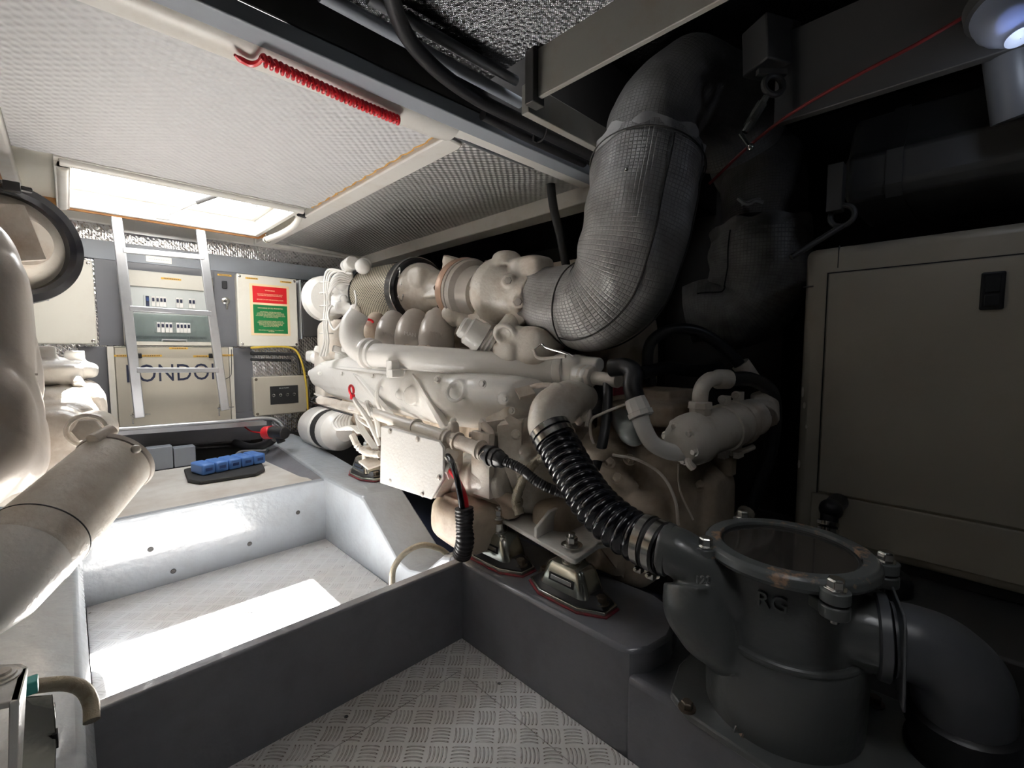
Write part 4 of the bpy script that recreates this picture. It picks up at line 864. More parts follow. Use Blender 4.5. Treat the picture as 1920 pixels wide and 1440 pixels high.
MB().lathe(at(1115,745,D=2.0),Vector((-.6,-.7,.1)),[(-.03,.075),(0,.078),(.006,.07)],32).done('gauge_disc','darkg',E)
MB().box(at(1160,733,D=1.98),(.10,.01,.035)).done('red_label','redm',E)
# grey sensor leads on the gearbox
m = MB(); m.tube(pts((1180,755,1.85),(1130,775,1.85),(1108,790,1.9),(1112,830,1.9),(1140,850,1.84),(1195,862,1.8),(1240,890,1.76),(1265,935,1.74),(1272,985,1.72)),.006,seg=8); m.tube(pts((1272,870,1.8),(1275,920,1.78),(1300,975,1.74)),.004,seg=6); m.done('sensor_lead','eng',E)
# raw water elbow with bolted flange
c = at(1040,765,D=1.86)
m = MB(); m.tube(pts((1095,745,2.05),(1065,752,1.94),(1038,768,1.85),(1028,795,1.80),(1035,822,1.77)),[.075,.088,.09,.082,.074],seg=28); m.prism(pts((1062,728,1.93),(1108,735,1.95),(1112,790,1.95),(1070,795,1.93)),(.03,.03,0)); m.bolt(at(1078,750,D=1.9),(-.7,-.7,.1),.015); m.bolt(at(1085,790,D=1.9),(-.7,-.7,.1),.015); m.blob(at(1040,742,D=1.95),(.12,.1,.06),p=3); m.torus(at(1050,757,D=1.89),(1,-.35,.25),.088,.006,32,8)
m.done('water_elbow','eng',E,cast=.0065,it=2)
MB().tube(pts((975,965,1.88),(968,935,1.9),(985,890,1.88),(1010,862,1.88),(1045,845,1.85),(1065,815,1.95)),.021,seg=14,fn=lambda L,th:.002*math.sin(L*260+th)).done('braided_hose','braid',E)
# mounting arm resting on the two rubber mounts
zA = .522
def flat(px,py,z=zA): return at(px,py,Z=z)
arm = [flat(915,958),flat(935,943),flat(1010,935),flat(1090,935),flat(1240,1000),flat(1122,1022),flat(1080,1050),flat(1070,1048)]
br = MB(); br.prism(arm,(0,0,-.018)); br.done('mounting_arm','engw',E,bevel=.004)
def web(p, q, h, name='arm_web'):
    a, b = flat(*p), flat(*q); return MB().prism([a, b, b+Vector((0,0,h)), a.lerp(b,.18)+Vector((0,0,h)), a+Vector((0,0,h*.45))],(.004,.018,0)).done(name,'engw',E,bevel=.004)
web((953,976),(1060,925),.075); web((1006,1010),(1130,950),.085)
MB().prism([flat(1122,1022),flat(1240,1000),flat(1240,1000)-Vector((0,0,.16)),flat(1170,1010)-Vector((0,0,.16))],(.01,.02,0)).done('arm_gusset','engd',E,bevel=.003)
MB().prism([at(672,868,D=2.45),at(700,858,D=2.5),at(718,872,D=2.42),at(690,882,D=2.38)],(0,0,.012)).box(at(690,850,D=2.5),(.05,.05,.08)).done('mounting_arm','eng',E,bevel=.003)
# ================================================================== RUBBER MOUNTS
def mount(c, label, stud_top):
    x, y, z = c; t = thing('engine_mount', label, 'engine mount', c, 'rubber engine mounts')
    def oct_(a, b, zz, k=.5): return [(x+sx, y+sy, zz) for sx, sy in ((-a,-b*k),(-a*.45,-b),(a*.45,-b),(a,-b*k),(a,b*k),(a*.45,b),(-a*.45,b),(-a,b*k))]
    MB().prism(oct_(.088,.182,z+.001),(0,0,.004)).done('paint_line','redm',t)
    MB().prism(oct_(.082,.175,z+.005),(0,0,.014)).done('base_plate','zinc',t,bevel=.002)
    MB().loft([oct_(.078,.168,z+.019),oct_(.07,.155,z+.032),oct_(.05,.12,z+.055)]).done('rubber_block','black',t,bevel=.004)
    def rr(a, b, zz, n=6, r=.25):
        P = []
        for (cx, cy, a0) in ((1,1,0),(-1,1,PI/2),(-1,-1,PI),(1,-1,3*PI/2)):
            q = min(a,b)*r*2
            for i in range(n+1): th = a0+PI/2*i/n; P.append((x+cx*(a-q)+q*math.cos(th), y+cy*(b-q)+q*math.sin(th), zz))
        return P
    cap = MB().loft([rr(.066,.110,z+.040),rr(.064,.107,z+.052),rr(.052,.082,z+.115),rr(.044,.068,z+.128),rr(.03,.05,z+.132)]).done('steel_cap','zinc',t)
    n = Vector((-1,0,.19)).normalized(); cc = Vector((x-.0605,y,z+.078)); up = Vector((.19,0,1)).normalized()
    MB().box(cc,(.003,.115,.028),Matrix((-n,Vector((0,1,0)),up)).transposed()).done('slot_rim','blackm',cap,bevel=.001)
    MB().box(cc+n*.002,(.003,.095,.015),Matrix((-n,Vector((0,1,0)),up)).transposed()).done('rating_plate','steel',cap,bevel=.001)
    m = MB(); m.cyl((x,y,z+.12),(x,y,stud_top-.012),.031,24); m.cyl((x,y,z+.125),(x,y,z+.135),.038,24); m.done('stud_sleeve','steel',t,bevel=.002)
    for s in (-1,1):
        m = MB(); m.bolt((x+.01*s,y+s*.140,z+.030),(0,0,1),.019,.022); m.done('fixing_bolt','rust' ,t)
    m = MB(); m.cyl((x,y,stud_top+.009),(x,y,stud_top+.013),.040,24); m.cyl((x,y,stud_top+.013),(x,y,stud_top+.017),.030,24); m.lathe((x,y,stud_top+.017),(0,0,1),[(0,.022),(.024,.022),(.026,.019)],6); m.cyl((x,y,stud_top+.04),(x,y,stud_top+.055),.013,16); m.done('stud_nut','steel',t,bevel=.001)
    return t
mount((1.30,1.02,.3405),'nearest rubber engine mount on the grey pad, zinc cap with a black-rimmed slot',zA)
mount((1.30,1.415,.3405),'rubber engine mount on the far half of the grey pad beside the corrugated sleeve',zA)
mount((1.385,2.80,.4205),'small dull rubber engine mount on the far bearer behind the junction box',.60)
# ================================================================== LAGGED EXHAUST RISERS
def lagging(name, label, segs):
    """segs = list of (part name, points, radii, material)"""
    t = thing(name, label, 'exhaust pipe', segs[0][1][0])
    for nm_, P, r, mat in segs:
        MB().tube(P, r, seg=48, n=12, wob=.016, fn=lambda L, th: .0035*math.sin(th*5+L*9)+.002*math.sin(L*41+2*math.sin(th))).done(nm_, mat, t, ang=70)
    return t
P1 = pts((990,558,2.42),(1025,562,2.30),(1065,572,2.18),(1118,572,2.06),(1160,530,1.99),(1180,475,1.95),(1196,400,1.95),(1208,335,1.97),(1214,300,1.99))
R1 = [.165,.175,.185,.205,.215,.218,.225,.232,.225]
P1b = pts((1212,312,2.0),(1218,262,2.02),(1240,210,2.06),(1285,168,2.12),(1335,180,2.20),(1368,225,2.28),(1385,280,2.36))
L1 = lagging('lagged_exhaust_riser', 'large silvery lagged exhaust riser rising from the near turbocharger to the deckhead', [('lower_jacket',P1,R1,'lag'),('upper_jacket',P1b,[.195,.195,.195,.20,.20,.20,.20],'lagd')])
def ring_at(P, i, r, mat, nm_, t, th=.004, wid=None, n=12, ruff=0):
    C = spline(P, n); d = (C[min(i+1,len(C)-1)]-C[i-1]).normalized(); m = MB()
    if wid:
        rings = []; a,b,_ = frame(d)
        for s_ in range(5):
            rr_ = []
            for k in range(72):
                ph = 2*PI*k/72; q = r+ruff*(s_/4)*(math.sin(ph*13)+.5*math.sin(ph*7+1)); q += .008*(s_/4)
                rr_.append(C[i]+d*(wid*(s_/4-.3)*(1+.25*math.sin(ph*9)))+(a*math.cos(ph)+b*math.sin(ph))*q)
            rings.append(rr_)
        m.loft(rings, caps=False)
    else: m.torus(C[i], d, r, th, 56, 6)
    return m.done(nm_, mat, t)
ring_at(P1, 30, .205, 'seam', 'stitched_seam', L1, .0035)
ring_at(P1, 90, .226, 'hem', 'gathered_hem', L1, wid=.075, ruff=.007)
ring_at(P1, 89, .242, 'seam', 'stitched_seam', L1, .003)
def ring_line(P, R, th, mat, t, i0, i1, n=12, off=.007, r=.0035, nm_='stitched_seam'):
    dth = th
    C = spline(P, n); rs = lerpr(R, n, len(C)); T = [(C[min(i+1,len(C)-1)]-C[max(i-1,0)]).normalized() for i in range(len(C))]
    a, b, _ = frame(T[0]); out = []; a0 = a.copy(); im = (i0+i1)//2
    for i in range(1, im+1):
        q = T[i-1].rotation_difference(T[i]); a0 = q@a0; a0 = (a0-T[i]*a0.dot(T[i])).normalized()
    b0 = T[im].cross(a0); v_ = Vector((0,0,CH))-C[im]; th = math.atan2(v_.dot(b0), v_.dot(a0))+dth
    for i, c in enumerate(C):
        if i:
            q = T[i-1].rotation_difference(T[i]); a = q@a; a = (a-T[i]*a.dot(T[i])).normalized(); b = T[i].cross(a)
        w_ = .016*(noise.noise(c*7+Vector((math.cos(th),math.sin(th),0))*1.7))
        if i0 <= i <= i1: out.append(c+(a*math.cos(th)+b*math.sin(th))*(rs[i]+w_+off))
    MB().tube(out[::2], r, seg=6, n=2).done(nm_, mat, t)
for th in (.32,1.3): ring_line(P1,R1,th,'seam',L1,30,88)
for i_,(px,py) in enumerate(((1035,562),(1175,320),(1322,212),(1352,222))):
    MB().ball(at(px,py,D=(2.10,1.76,2.12,2.18)[i_]),.011,12).done('lacing_hook','steel',L1)
MB().tube(pts((1002,655,2.03),(1015,645,2.02),(1025,652,2.01),(1060,662,1.98),(1075,668,1.97)),[.003,.004,.004,.006,.003],seg=8).done('lacing_wire','steel',L1)
P2 = pts((1292,592,2.75),(1325,585,2.70),(1368,585,2.64),(1405,560,2.58),(1420,515,2.54),(1424,470,2.52),(1425,440,2.52))
P2b = pts((1425,430,2.56),(1430,380,2.58),(1425,330,2.62),(1400,285,2.68),(1378,225,2.78),(1370,180,2.85))
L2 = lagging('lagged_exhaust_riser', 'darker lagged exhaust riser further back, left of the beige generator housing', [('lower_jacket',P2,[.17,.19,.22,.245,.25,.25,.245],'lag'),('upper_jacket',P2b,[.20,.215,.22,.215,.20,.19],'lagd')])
ring_at(P2, 70, .245, 'lagd', 'gathered_hem', L2, wid=.06, ruff=.007)
ring_line(P2,[.17,.19,.22,.245,.25,.25,.245],-.6,'seam',L2,10,68)
m = MB(); m.tube(pts((1385,372,2.32),(1400,382,2.30),(1415,376,2.30),(1430,380,2.30)),.012,seg=8,wob=.01); m.tube(pts((1390,385,2.32),(1405,378,2.3),(1425,372,2.3)),.009,seg=8); m.done('tied_cord','hem',L2)
# ================================================================== BLACK CORRUGATED WATER HOSE
def corr(p, a): return lambda L, th: a*(abs(math.sin(PI*L/p+th/2))*2-1)
PH = pts((1030,805,1.77),(1050,840,1.72),(1080,893,1.62),(1118,948,1.52),(1170,993,1.43),(1222,1018,1.36),(1252,1032,1.32))
t = thing('corrugated_hose', 'thick black corrugated hose sweeping from the engine down to the grey strainer', 'hose', PH[-2])
MB().tube(PH,[.078,.076,.074,.073,.072,.070,.070],seg=32,n=48,fn=corr(.034,.0055)).done('hose','blackg',t,ang=80)
C = spline(PH,8)
for nm_,i,dd in (('hose_clamp',1,0),('hose_clamp',4,0),('hose_clamp',38,0),('hose_clamp',43,0)):
    d = (C[i+1]-C[i-1]).normalized(); r = .084 if i<10 else .079; m = MB(); m.lathe(C[i]-d*.010,d,[(0,r-.004),(0,r),(.022,r),(.022,r-.004)],40,caps=False)
    a,b,_ = frame(d); 
    for s_ in ((a*.8-b*.6) if i<10 else (-a*.3-b),): 
        s_ = s_.normalized(); q = C[i]+d*.001+s_*(r+.008); tt = d.cross(s_); m.box(q,(.022,.022,.016)); m.cyl(q-tt*.028,q+tt*.032,.005,8); m.bolt(q+tt*.03,tt,.008)
    m.done(nm_,'steel',t)
for i in (3,40,45):
    d = (C[i+1]-C[i-1]).normalized(); r = .082 if i<10 else .077; MB().lathe(C[i]-d*.006,d,[(0,r-.002),(.003,r),(.012,r),(.015,r-.002)],40,caps=False).done('hose_cuff','black',t)
# black ribbed conduit with connector
t = thing('cable_conduit', 'thin black ribbed conduit with a plug connector, running under the corrugated hose', 'conduit', at(990,890,D=1.75))
MB().tube(pts((940,862,1.82),(975,878,1.78),(1010,905,1.74),(1048,922,1.73),(1085,928,1.74),(1120,935,1.75)),.019,seg=16,n=20,fn=lambda L,th:.0015*math.sin(L*600)).done('conduit','black',t)
c = at(912,850,D=1.90); d = (at(948,866,D=1.81)-c).normalized(); m = MB(); m.lathe(c,d,[(-.005,.036),(.03,.038),(.034,.043),(.045,.043),(.046,.034),(.055,.034)],24); m.lathe(c,d,[(.055,.040),(.075,.040),(.078,.034),(.11,.030),(.12,.022)],10); m.done('connector','black',t,bevel=.001)
MB().prism([at(906,845,D=1.86),at(922,872,D=1.86),at(914,880,D=1.86),at(896,856,D=1.88)],(.01,.01,0)).lathe(at(900,845,D=1.92),d,[(-.02,.032),(.012,.034),(.014,.038),(.03,.036)],12).done('socket','eng',t)
# battery cables into the sleeve
t = thing('battery_cable', 'black battery cable curving from the upper gland of the junction box into the sleeve', 'cable', at(866,960,D=1.9))
MB().tube(pts((838,851,2.0),(848,868,1.93),(856,895,1.90),(862,925,1.89),(868,965,1.89)),.0125,seg=14).done('cable','blackg',t)
t = thing('battery_cable', 'red battery cable running beside the black one into the sleeve', 'cable', at(872,960,D=1.9))
MB().tube(pts((838,876,2.0),(850,888,1.97),(864,912,1.92),(872,935,1.91),(876,970,1.91)),.012,seg=14).done('cable','red',t)
MB().tube(pts((870,952,1.90),(872,985,1.90),(872,1015,1.89),(866,1040,1.92)),.038,seg=24,n=20,fn=lambda L,th:.002*math.sin(L*420)).solo('corrugated_sleeve','black','upright black corrugated sleeve swallowing the red and black cables','sleeve')
# braided loop over the dip in the bearer
hose('braided_line','braided metal hose looping over the dip in the bearer','hose',pts((735,1098,2.08),(738,1066,2.10),(758,1038,2.12),(790,1022,2.15),(822,1028,2.2),(840,1040,2.25)),.014,'braid',ends=())
# ================================================================== RAW WATER STRAINER
SX, SY = 1.345, .335
t = thing('water_strainer', 'large grey cast sea water strainer with bolted glass lid in the right foreground', 'strainer', (SX,SY,.263))
def S(dx,dy,z): return Vector((SX+dx,SY+dy,z))
m = MB(); m.lathe((SX,SY,.275),(0,0,1),[(0,.185),(.06,.188),(.20,.190),(.215,.186),(.235,.165),(.42,.158),(.44,.160)],56)
m.tube(pts((1240,1026,1.30),(1275,1038,1.27),(1330,1078,1.24),(1395,1130,1.22)),[.066,.068,.072,.07],seg=28)
m.tube(pts((1300,1095,1.24),(1305,1140,1.22),(1325,1180,1.20),(1370,1240,1.19)),[.078,.084,.075,.05],seg=24)
OUT = [at(1560,1165,X=1.35),at(1610,1180,X=1.355),at(1668,1196,X=1.36)]
m.tube(OUT,[.092,.088,.086],seg=28)
b = m.done('body','strn',t,cast=.0055,it=4)
c = at(1252,1030,D=1.295); d = (at(1240,1026,D=1.30)-at(1275,1038,D=1.27)).normalized(); MB().lathe(c,-d,[(-.01,.066),(-.008,.074),(.008,.074),(.012,.068)],36).done('inlet_collar','strn',b)
MB().torus((SX,SY,.500),(0,0,1),.177,.010,64,10,a0=0,a1=2*PI).done('body_rib','strn',b)
# foot flange
pl = [(1.135,.50),(1.175,.565),(1.30,.60),(1.50,.60),(1.585,.54),(1.60,.08),(1.50,-.02),(1.16,-.02),(1.095,.06)]
MB().prism([(x,y,.2635) for x,y in pl],(0,0,.022)).done('foot_flange','strn',t,bevel=.005)
m = MB(); m.bolt(at(1395,1372,D=1.16)+Vector((0,0,0)),(-.6,-.75,.1),.020,.016); m.done('drain_plug','chip',b)
MB().lathe(at(1400,1372,D=1.19),(-.6,-.75,.1),[(-.02,.034),(.01,.034),(.016,.028)],24).done('plug_boss','strn',b)
for dx,dy in ((-.195,.17),(.18,.19),(.19,-.18)): MB().bolt((SX+dx,SY+dy,.2855),(0,0,1),.016).done('foot_bolt','rust',t)
# lid ring with four ears, glass
zt = .700
m = MB(); m.lathe((SX,SY,zt-.0),(0,0,1),[(0,.168),(.0,.196),(.012,.203),(.028,.201),(.036,.192),(.036,.161),(.028,.159),(0,.159)],72,caps=False)
ears = []
for px,py in ((1345,1012),(1406,968),(1612,1032),(1578,1098)):
    p = at(px,py,Z=zt+.045); dd = Vector((p.x-SX,p.y-SY,0)).normalized(); e_ = S(dd.x*.213,dd.y*.213,0); ears.append((e_,dd)); m.cyl((e_.x,e_.y,zt+.0),(e_.x,e_.y,zt+.026),.030,20)
m.done('lid_ring','chip',t,bevel=.002)
for e_,dd in ears:
    MB().cyl((e_.x,e_.y,zt-.035),(e_.x,e_.y,zt-.006),.030,20).bar((e_.x,e_.y,zt-.02),(e_.x-dd.x*.06,e_.y-dd.y*.06,zt-.03),.05,.028).done('lug','strn',b,bevel=.004)
    MB().cyl((e_.x,e_.y,zt-.05),(e_.x,e_.y,zt+.03),.010,12).lathe((e_.x,e_.y,zt+.026),(0,0,1),[(0,.024),(.004,.024),(.005,.018),(.022,.018),(.026,.014)],6).done('lid_bolt','steel',t,bevel=.001)
MB().lathe((SX,SY,zt+.002),(0,0,1),[(0,.1585),(.022,.1585)],64).done('lid_glass','sglass',t)
MB().torus((SX,SY,zt+.024),(0,0,1),.156,.004,64,8).done('lid_seal','blackm',t)
# raised foundry marks on the body
def mark(px, py, size, txt, D, ext):
    c = at(px,py,D=D); n = Vector((c.x-SX,c.y-SY,0)).normalized(); letters('cast_mark',txt,Vector((SX,SY,c.z))+n*.1625,size,'strn',b,right=Vector((-n.y,n.x,0)),ext=ext)
mark(1437,1150,.052,'RG',1.05,.007)
c = at(1318,1088,D=1.14); letters('cast_mark','120',c,.028,'strn',b,right=_R,up=(0,0,1),ext=.004)
# grey plastic elbow on the outlet
t = thing('pipe_elbow', 'big smooth grey plastic elbow turning down from the strainer outlet', 'pipe elbow', at(1800,1340,D=1.30))
PE = [at(1672,1197,X=1.36),at(1715,1207,X=1.37),at(1760,1228,X=1.39),at(1795,1266,X=1.41),at(1803,1308,X=1.43),at(1803,1340,X=1.44)]
MB().tube(PE,[.082,.085,.088,.091,.091,.09],seg=40).done('elbow','pvc',t)
d = (PE[1]-PE[0]).normalized(); a,bb,_ = frame(d)
m = MB(); m.lathe(PE[0]-d*.012,d,[(-.02,.088),(-.016,.096),(.002,.098),(.004,.096),(.004,.08)],40); m.done('collar','pvc',t)
m = MB(); c = PE[0]+d*.004; m.prism([c+a*x_+bb*y_ for x_,y_ in ((-.108,.08),(-.09,.105),(.09,.105),(.108,.08),(.108,-.105),(-.108,-.105))],d*.006); m.done('flange_plate','pvc',t,bevel=.002)
d = (PE[-1]-PE[-2]).normalized(); MB().lathe(PE[-1],d,[(-.02,.096),(-.015,.104),(.03,.106),(.035,.100),(.10,.098),(.105,.106),(.13,.106),(.34,.10)],40).done('rubber_coupling','black',t)
MB().box(at(1862,1345,D=1.07),(.03,.02,.05)).cyl(at(1850,1352,D=1.07),at(1875,1340,D=1.07),.006).done('clamp_bolt','rust',t,bevel=.002)
MB().bar(at(1868,1290,D=1.45),at(1960,1345,D=1.45),.03,.07).solo('timber_strip','wood','short varnished timber strip at the right edge beside the grey elbow','timber',bevel=.003)
# filter canister and small pipe between strainer and generator
t = thing('filter_canister', 'black topped canister with a printed band behind the strainer lid', 'canister', at(1650,1170,D=1.75))
c = at(1652,1155,D=1.72); MB().lathe(c,(0,0,1),[(0,.085),(.10,.085),(.105,.088),(.15,.086),(.175,.07),(.185,.04)],32).done('canister','black',t)
MB().lathe(c+Vector((0,0,.085)),(0,0,1),[(0,.0862),(.022,.0862)],32,caps=False).done('printed_band','panb',t)
n = (Vector((0,0,c.z))-Vector((c.x,c.y,c.z))); n.z = 0; n.normalize(); letters('print','EISELT',c+Vector((0,0,.096))+n*.0868,.020,'silk',t,right=(-n.y,n.x,0),ext=.0004)
t = thing('steering_valve', 'black capped hose tail with two steel clips low on the generator housing', 'valve', at(1553,1030,D=1.81))
m = MB(); m.ball(at(1558,955,D=1.84),.042,20); m.cyl(at(1556,955,D=1.84),at(1551,1030,D=1.81),.031,20); q = at(1558,955,D=1.84); m.cyl(q,Vector((2.3195,q.y,q.z)),.036,18); m.done('hose_tail','black',t)
for py in (978,990): MB().lathe(at(1554,py,D=1.825),at(1551,1030,D=1.81)-at(1556,955,D=1.84),[(0,.032),(0,.035),(.016,.035),(.016,.032)],24,caps=False).box(at(1537,py-1,D=1.80),(.014,.014,.014)).done('clip','steel',t)
# ================================================================== GENERATOR HOUSING
GX = 2.32
def G(px,py): return at(px,py,X=GX)
zt_, zb_ = G(1520,468).z, G(1500,985).z-.02; y1 = G(1505,600).y; y0 = -.75
t = thing('generator_housing', 'beige sound-shielded generator housing with black door catch at the right', 'generator', (2.7,-.1,.365))
MB().ext(GX,3.15,y0,y1,.40,zt_).done('casing','cabd',t,bevel=.035,seg=5)
MB().ext(GX+.02,3.1,y0+.03,y1-.05,.365,.41).done('feet','blackm',t)
yd = G(1545,700).y; zd1, zd0 = G(1545,515).z, G(1522,918).z
MB().ext(GX-.012,GX+.004,y0+.05,yd,zd0,zd1).done('door','cabd',t,bevel=.006)
MB().ext(GX-.010,GX+.004,y0+.05,G(1520,960).y,.44,zd0-.008).done('lower_panel','cabd',t,bevel=.005)
m = MB(); m.ext(GX-.0015,GX+.01,yd+.002,yd+.006,.44,zd1+.005).ext(GX-.0015,GX+.01,y0,yd+.006,zd1+.002,zd1+.006); m.done('door_gap','blackm',t)
m = MB(); yc = G(1583,600).y; m.ext(GX-.003,GX+.02,y1-.035,y1+.003,zt_-.16,zt_-.155); m.done('joint_line','darkg',t); m = MB(); m.ext(GX-.003,GX+.02,yc+.03,yc+.033,zt_-.09,zt_+.001); m.done('joint_line','darkg',t)
c = G(1860,546); lt_ = MB().ext(GX-.022,GX-.010,c.y-.031,c.y+.029,c.z-.065,c.z+.065).done('door_catch','black',t,bevel=.014,seg=4)
MB().ext(GX-.030,GX-.022,c.y-.020,c.y+.018,c.z-.052,c.z-.015).ext(GX-.027,GX-.022,c.y-.020,c.y+.018,c.z-.005,c.z+.05).done('catch_lever','blackm',lt_,bevel=.004)
rnd = random.Random(2); m = MB()
for px,py,s_ in ((1505,735,.05),(1508,760,.03),(1498,870,.04),(1512,800,.02)): c = G(px,py); m.ball(c+Vector((0,.0,0)),.006,8,(.3,.9,s_/.006*.5))
m.done('scuff','silk',t)
MB().ball(at(1895,1215,D=1.85),.13,24,(1,1,1)).solo('round_float','pvc','dark grey rounded vessel at the right edge behind the elbow','vessel')
MB().torus(at(1895,1215,D=1.80),(-.7,-.2,.1),.135,.012,40,8,a0=0,a1=PI).solo('black_hose','black','black hose arching over the dark round vessel at right edge','hose')
# ================================================================== SEA WATER PUMP AND ITS HOSES (right of the engine)
t = thing('water_pump', 'cream water pump with bolted nose and clamps, hanging right of the engine', 'pump', at(1330,860,D=1.8))
c0 = at(1300,822,D=1.74); d = (at(1440,772,D=2.0)-c0).normalized()
m = MB(); m.lathe(c0,d,[(-.11,.04),(-.08,.075),(-.03,.098),(.02,.10),(.03,.085),(.18,.085),(.20,.09),(.28,.088),(.30,.08),(.40,.08)],36); m.tube(pts((1425,780,1.97),(1432,760,2.0),(1425,735,2.0)),[.075,.06,.04],seg=20)
m.blob(at(1275,800,D=1.72),(.06,.08,.06),p=3); m.done('housing','eng',t,cast=.006,it=2)
for k in range(6): a,b,_ = frame(d); th=2*PI*k/6+.3; MB().bolt(c0-d*.078+(a*math.cos(th)+b*math.sin(th))*.066,-d,.012).done('cover_bolt','eng',t)
for L_ in (.18,.27):
    m = MB(); m.lathe(c0+d*L_,d,[(0,.086),(0,.095),(.03,.095),(.03,.086)],32,caps=False); a,b,_=frame(d)
    m.box(c0+d*(L_+.015)-b*.0+Vector((0,0,.11)),(.04,.03,.035)); m.bolt(c0+d*(L_+.015)+Vector((-.03,0,.115)),(-1,-.4,0),.012); m.box(c0+d*(L_+.015)+Vector((0,0,-.11)),(.04,.03,.03)); m.done('pump_clamp','eng',t)
m = MB(); m.tube(pts((1312,782,1.78),(1312,755,1.79),(1316,728,1.80),(1330,712,1.82),(1350,710,1.84)),.030,seg=20); m.lathe(at(1312,790,D=1.77),(0,0,1),[(0,.055),(.02,.055),(.022,.042),(.05,.042),(.052,.048),(.075,.045)],8); m.lathe(at(1342,711,D=1.84),(at(1370,711,D=1.87)-at(1342,711,D=1.84)),[(0,.034),(.01,.04),(.065,.04),(.07,.03)],20); m.done('top_outlet','eng',t)
m = MB(); m.tube(pts((1196,765,1.72),(1206,800,1.70),(1225,832,1.69),(1262,848,1.69),(1290,842,1.70)),[.036,.032,.031,.032,.036],seg=20); m.lathe(at(1190,748,D=1.73),at(1210,800,D=1.70)-at(1190,748,D=1.73),[(0,.040),(.03,.044),(.05,.044),(.052,.049),(.07,.049),(.075,.042)],10); m.done('side_inlet','engw',t)
m = MB(); m.tube(pts((1290,850,1.68),(1292,868,1.67),(1300,878,1.67)),.014,seg=10); m.tube(pts((1370,850,1.85),(1395,845,1.87),(1412,838,1.9)),.012,seg=10); m.box(at(1385,852,D=1.85),(.06,.02,.025)); m.done('drain_cock','eng',t)
m = MB(); m.box(at(1365,858,D=1.9),(.05,.05,.14)); m.cyl(at(1340,885,D=1.95),at(1360,840,D=1.9),.03); m.bar(at(1330,870,D=1.9),at(1290,900,D=2.05),.05,.05); m.done('pump_bracket','engd',t)
def bh(label, P, r, **k): return MB().tube(P, r, seg=16).solo('rubber_hose', k.get('mat','black'), label, 'hose')
bh('thick black rubber hose bending down into the white pump inlet', pts((1145,690,1.84),(1172,688,1.80),(1188,700,1.76),(1186,725,1.74),(1193,752,1.73)), .036)
bh('black hose hanging straight down between the engine elbow and gearbox', pts((1140,712,1.92),(1138,770,1.88),(1130,830,1.84),(1115,880,1.82)), .021)
bh('black hose arching below the two lagged risers', pts((1222,720,2.12),(1214,680,2.1),(1222,640,2.08),(1260,618,2.06),(1310,622,2.06),(1355,650,2.06),(1392,690,2.06)), .026)
MB().cyl(at(1388,682,D=2.06),at(1412,712,D=2.06),.040,16,.034).solo('hose_ferrule','eng','cream ferrule on the end of the arching black hose','ferrule')
bh('black hose from the pump outlet curling down behind the pump', pts((1362,711,1.87),(1410,712,1.93),(1445,735,1.98),(1452,790,2.02),(1440,860,2.05),(1415,930,2.08),(1395,990,2.1)), .030)
MB().cyl(at(1400,960,D=2.05),at(1385,985,D=2.0),.036,12).solo('hose_ferrule','cabd','beige ferrule behind the strainer lid','ferrule')
bh('black hose lying behind the pump towards the gearbox', pts((1200,700,2.05),(1250,690,2.15),(1300,695,2.25),(1350,690,2.35)), .03)
bh('black hose dropping from the deckhead behind the near lagged riser', pts((1032,325,2.5),(1034,360,2.5),(1040,400,2.5),(1050,440,2.5),(1062,500,2.5)), .024)
# ================================================================== DECKHEAD: cables, pipes, silencer, lamp
bh('thick black cable slung across the deckhead beam from the top edge', [at(728,-30,Z=2.20),at(745,30,Z=2.19),at(775,85,Z=2.18),at(830,140,Z=2.165),at(900,188,Z=2.15),at(980,228,Z=2.14),at(1060,268,Z=2.13),at(1110,292,Z=2.13)], [.024]*8)
bh('lower black pipe running along the deckhead beam to the lagged riser', [at(905,215,Y=1.385),at(960,243,Y=1.385),at(1020,272,Y=1.385),at(1095,306,Y=1.385)], .020)
bh('upper black cable above the pair at the deckhead beam', [at(985,214,Z=2.19),at(1040,242,Z=2.185),at(1100,273,Z=2.18)], .022)
MB().torus(at(1013,246,Z=2.14),(1,-.1,.0),.04,.004,24,6).box(at(1003,262,Z=2.11),(.02,.01,.02)).solo('cable_tie','blackm','black tie round the cables at the deckhead beam','cable tie')
for k,(p,q,lab) in enumerate((((600,-12),(975,193),'grey pipe along the deckhead nearest the beam'),((690,-5),(968,152),'darker grey pipe higher up under the deckhead foil'))):
    a, b = at(*p,Z=2.225+.025*k), at(*q,Z=2.225+.025*k); MB().tube([a,b],.020-.003*k,seg=16).solo('deckhead_pipe','pvc' if k else 'panb',lab,'pipe')
MB().tube([at(662,-20,D=1.75),at(632,34,D=1.9)],.022,seg=16).solo('vent_pipe','wht','short white pipe stub at the top edge above the deckhead beam','pipe')
MB().box(at(628,40,D=1.92),(.05,.05,.12)).solo('pipe_bracket','darkg','dark bracket holding the white pipe stub','bracket')
MB().tube([at(1330,345,D=1.92),at(1400,278,D=1.80),at(1480,215,D=1.68),at(1600,145,D=1.52),at(1720,82,D=1.40),at(1870,-5,D=1.28)],.006,seg=10).solo('red_cable','redc','thin dark red cable stretched under the deckhead at the upper right','cable')
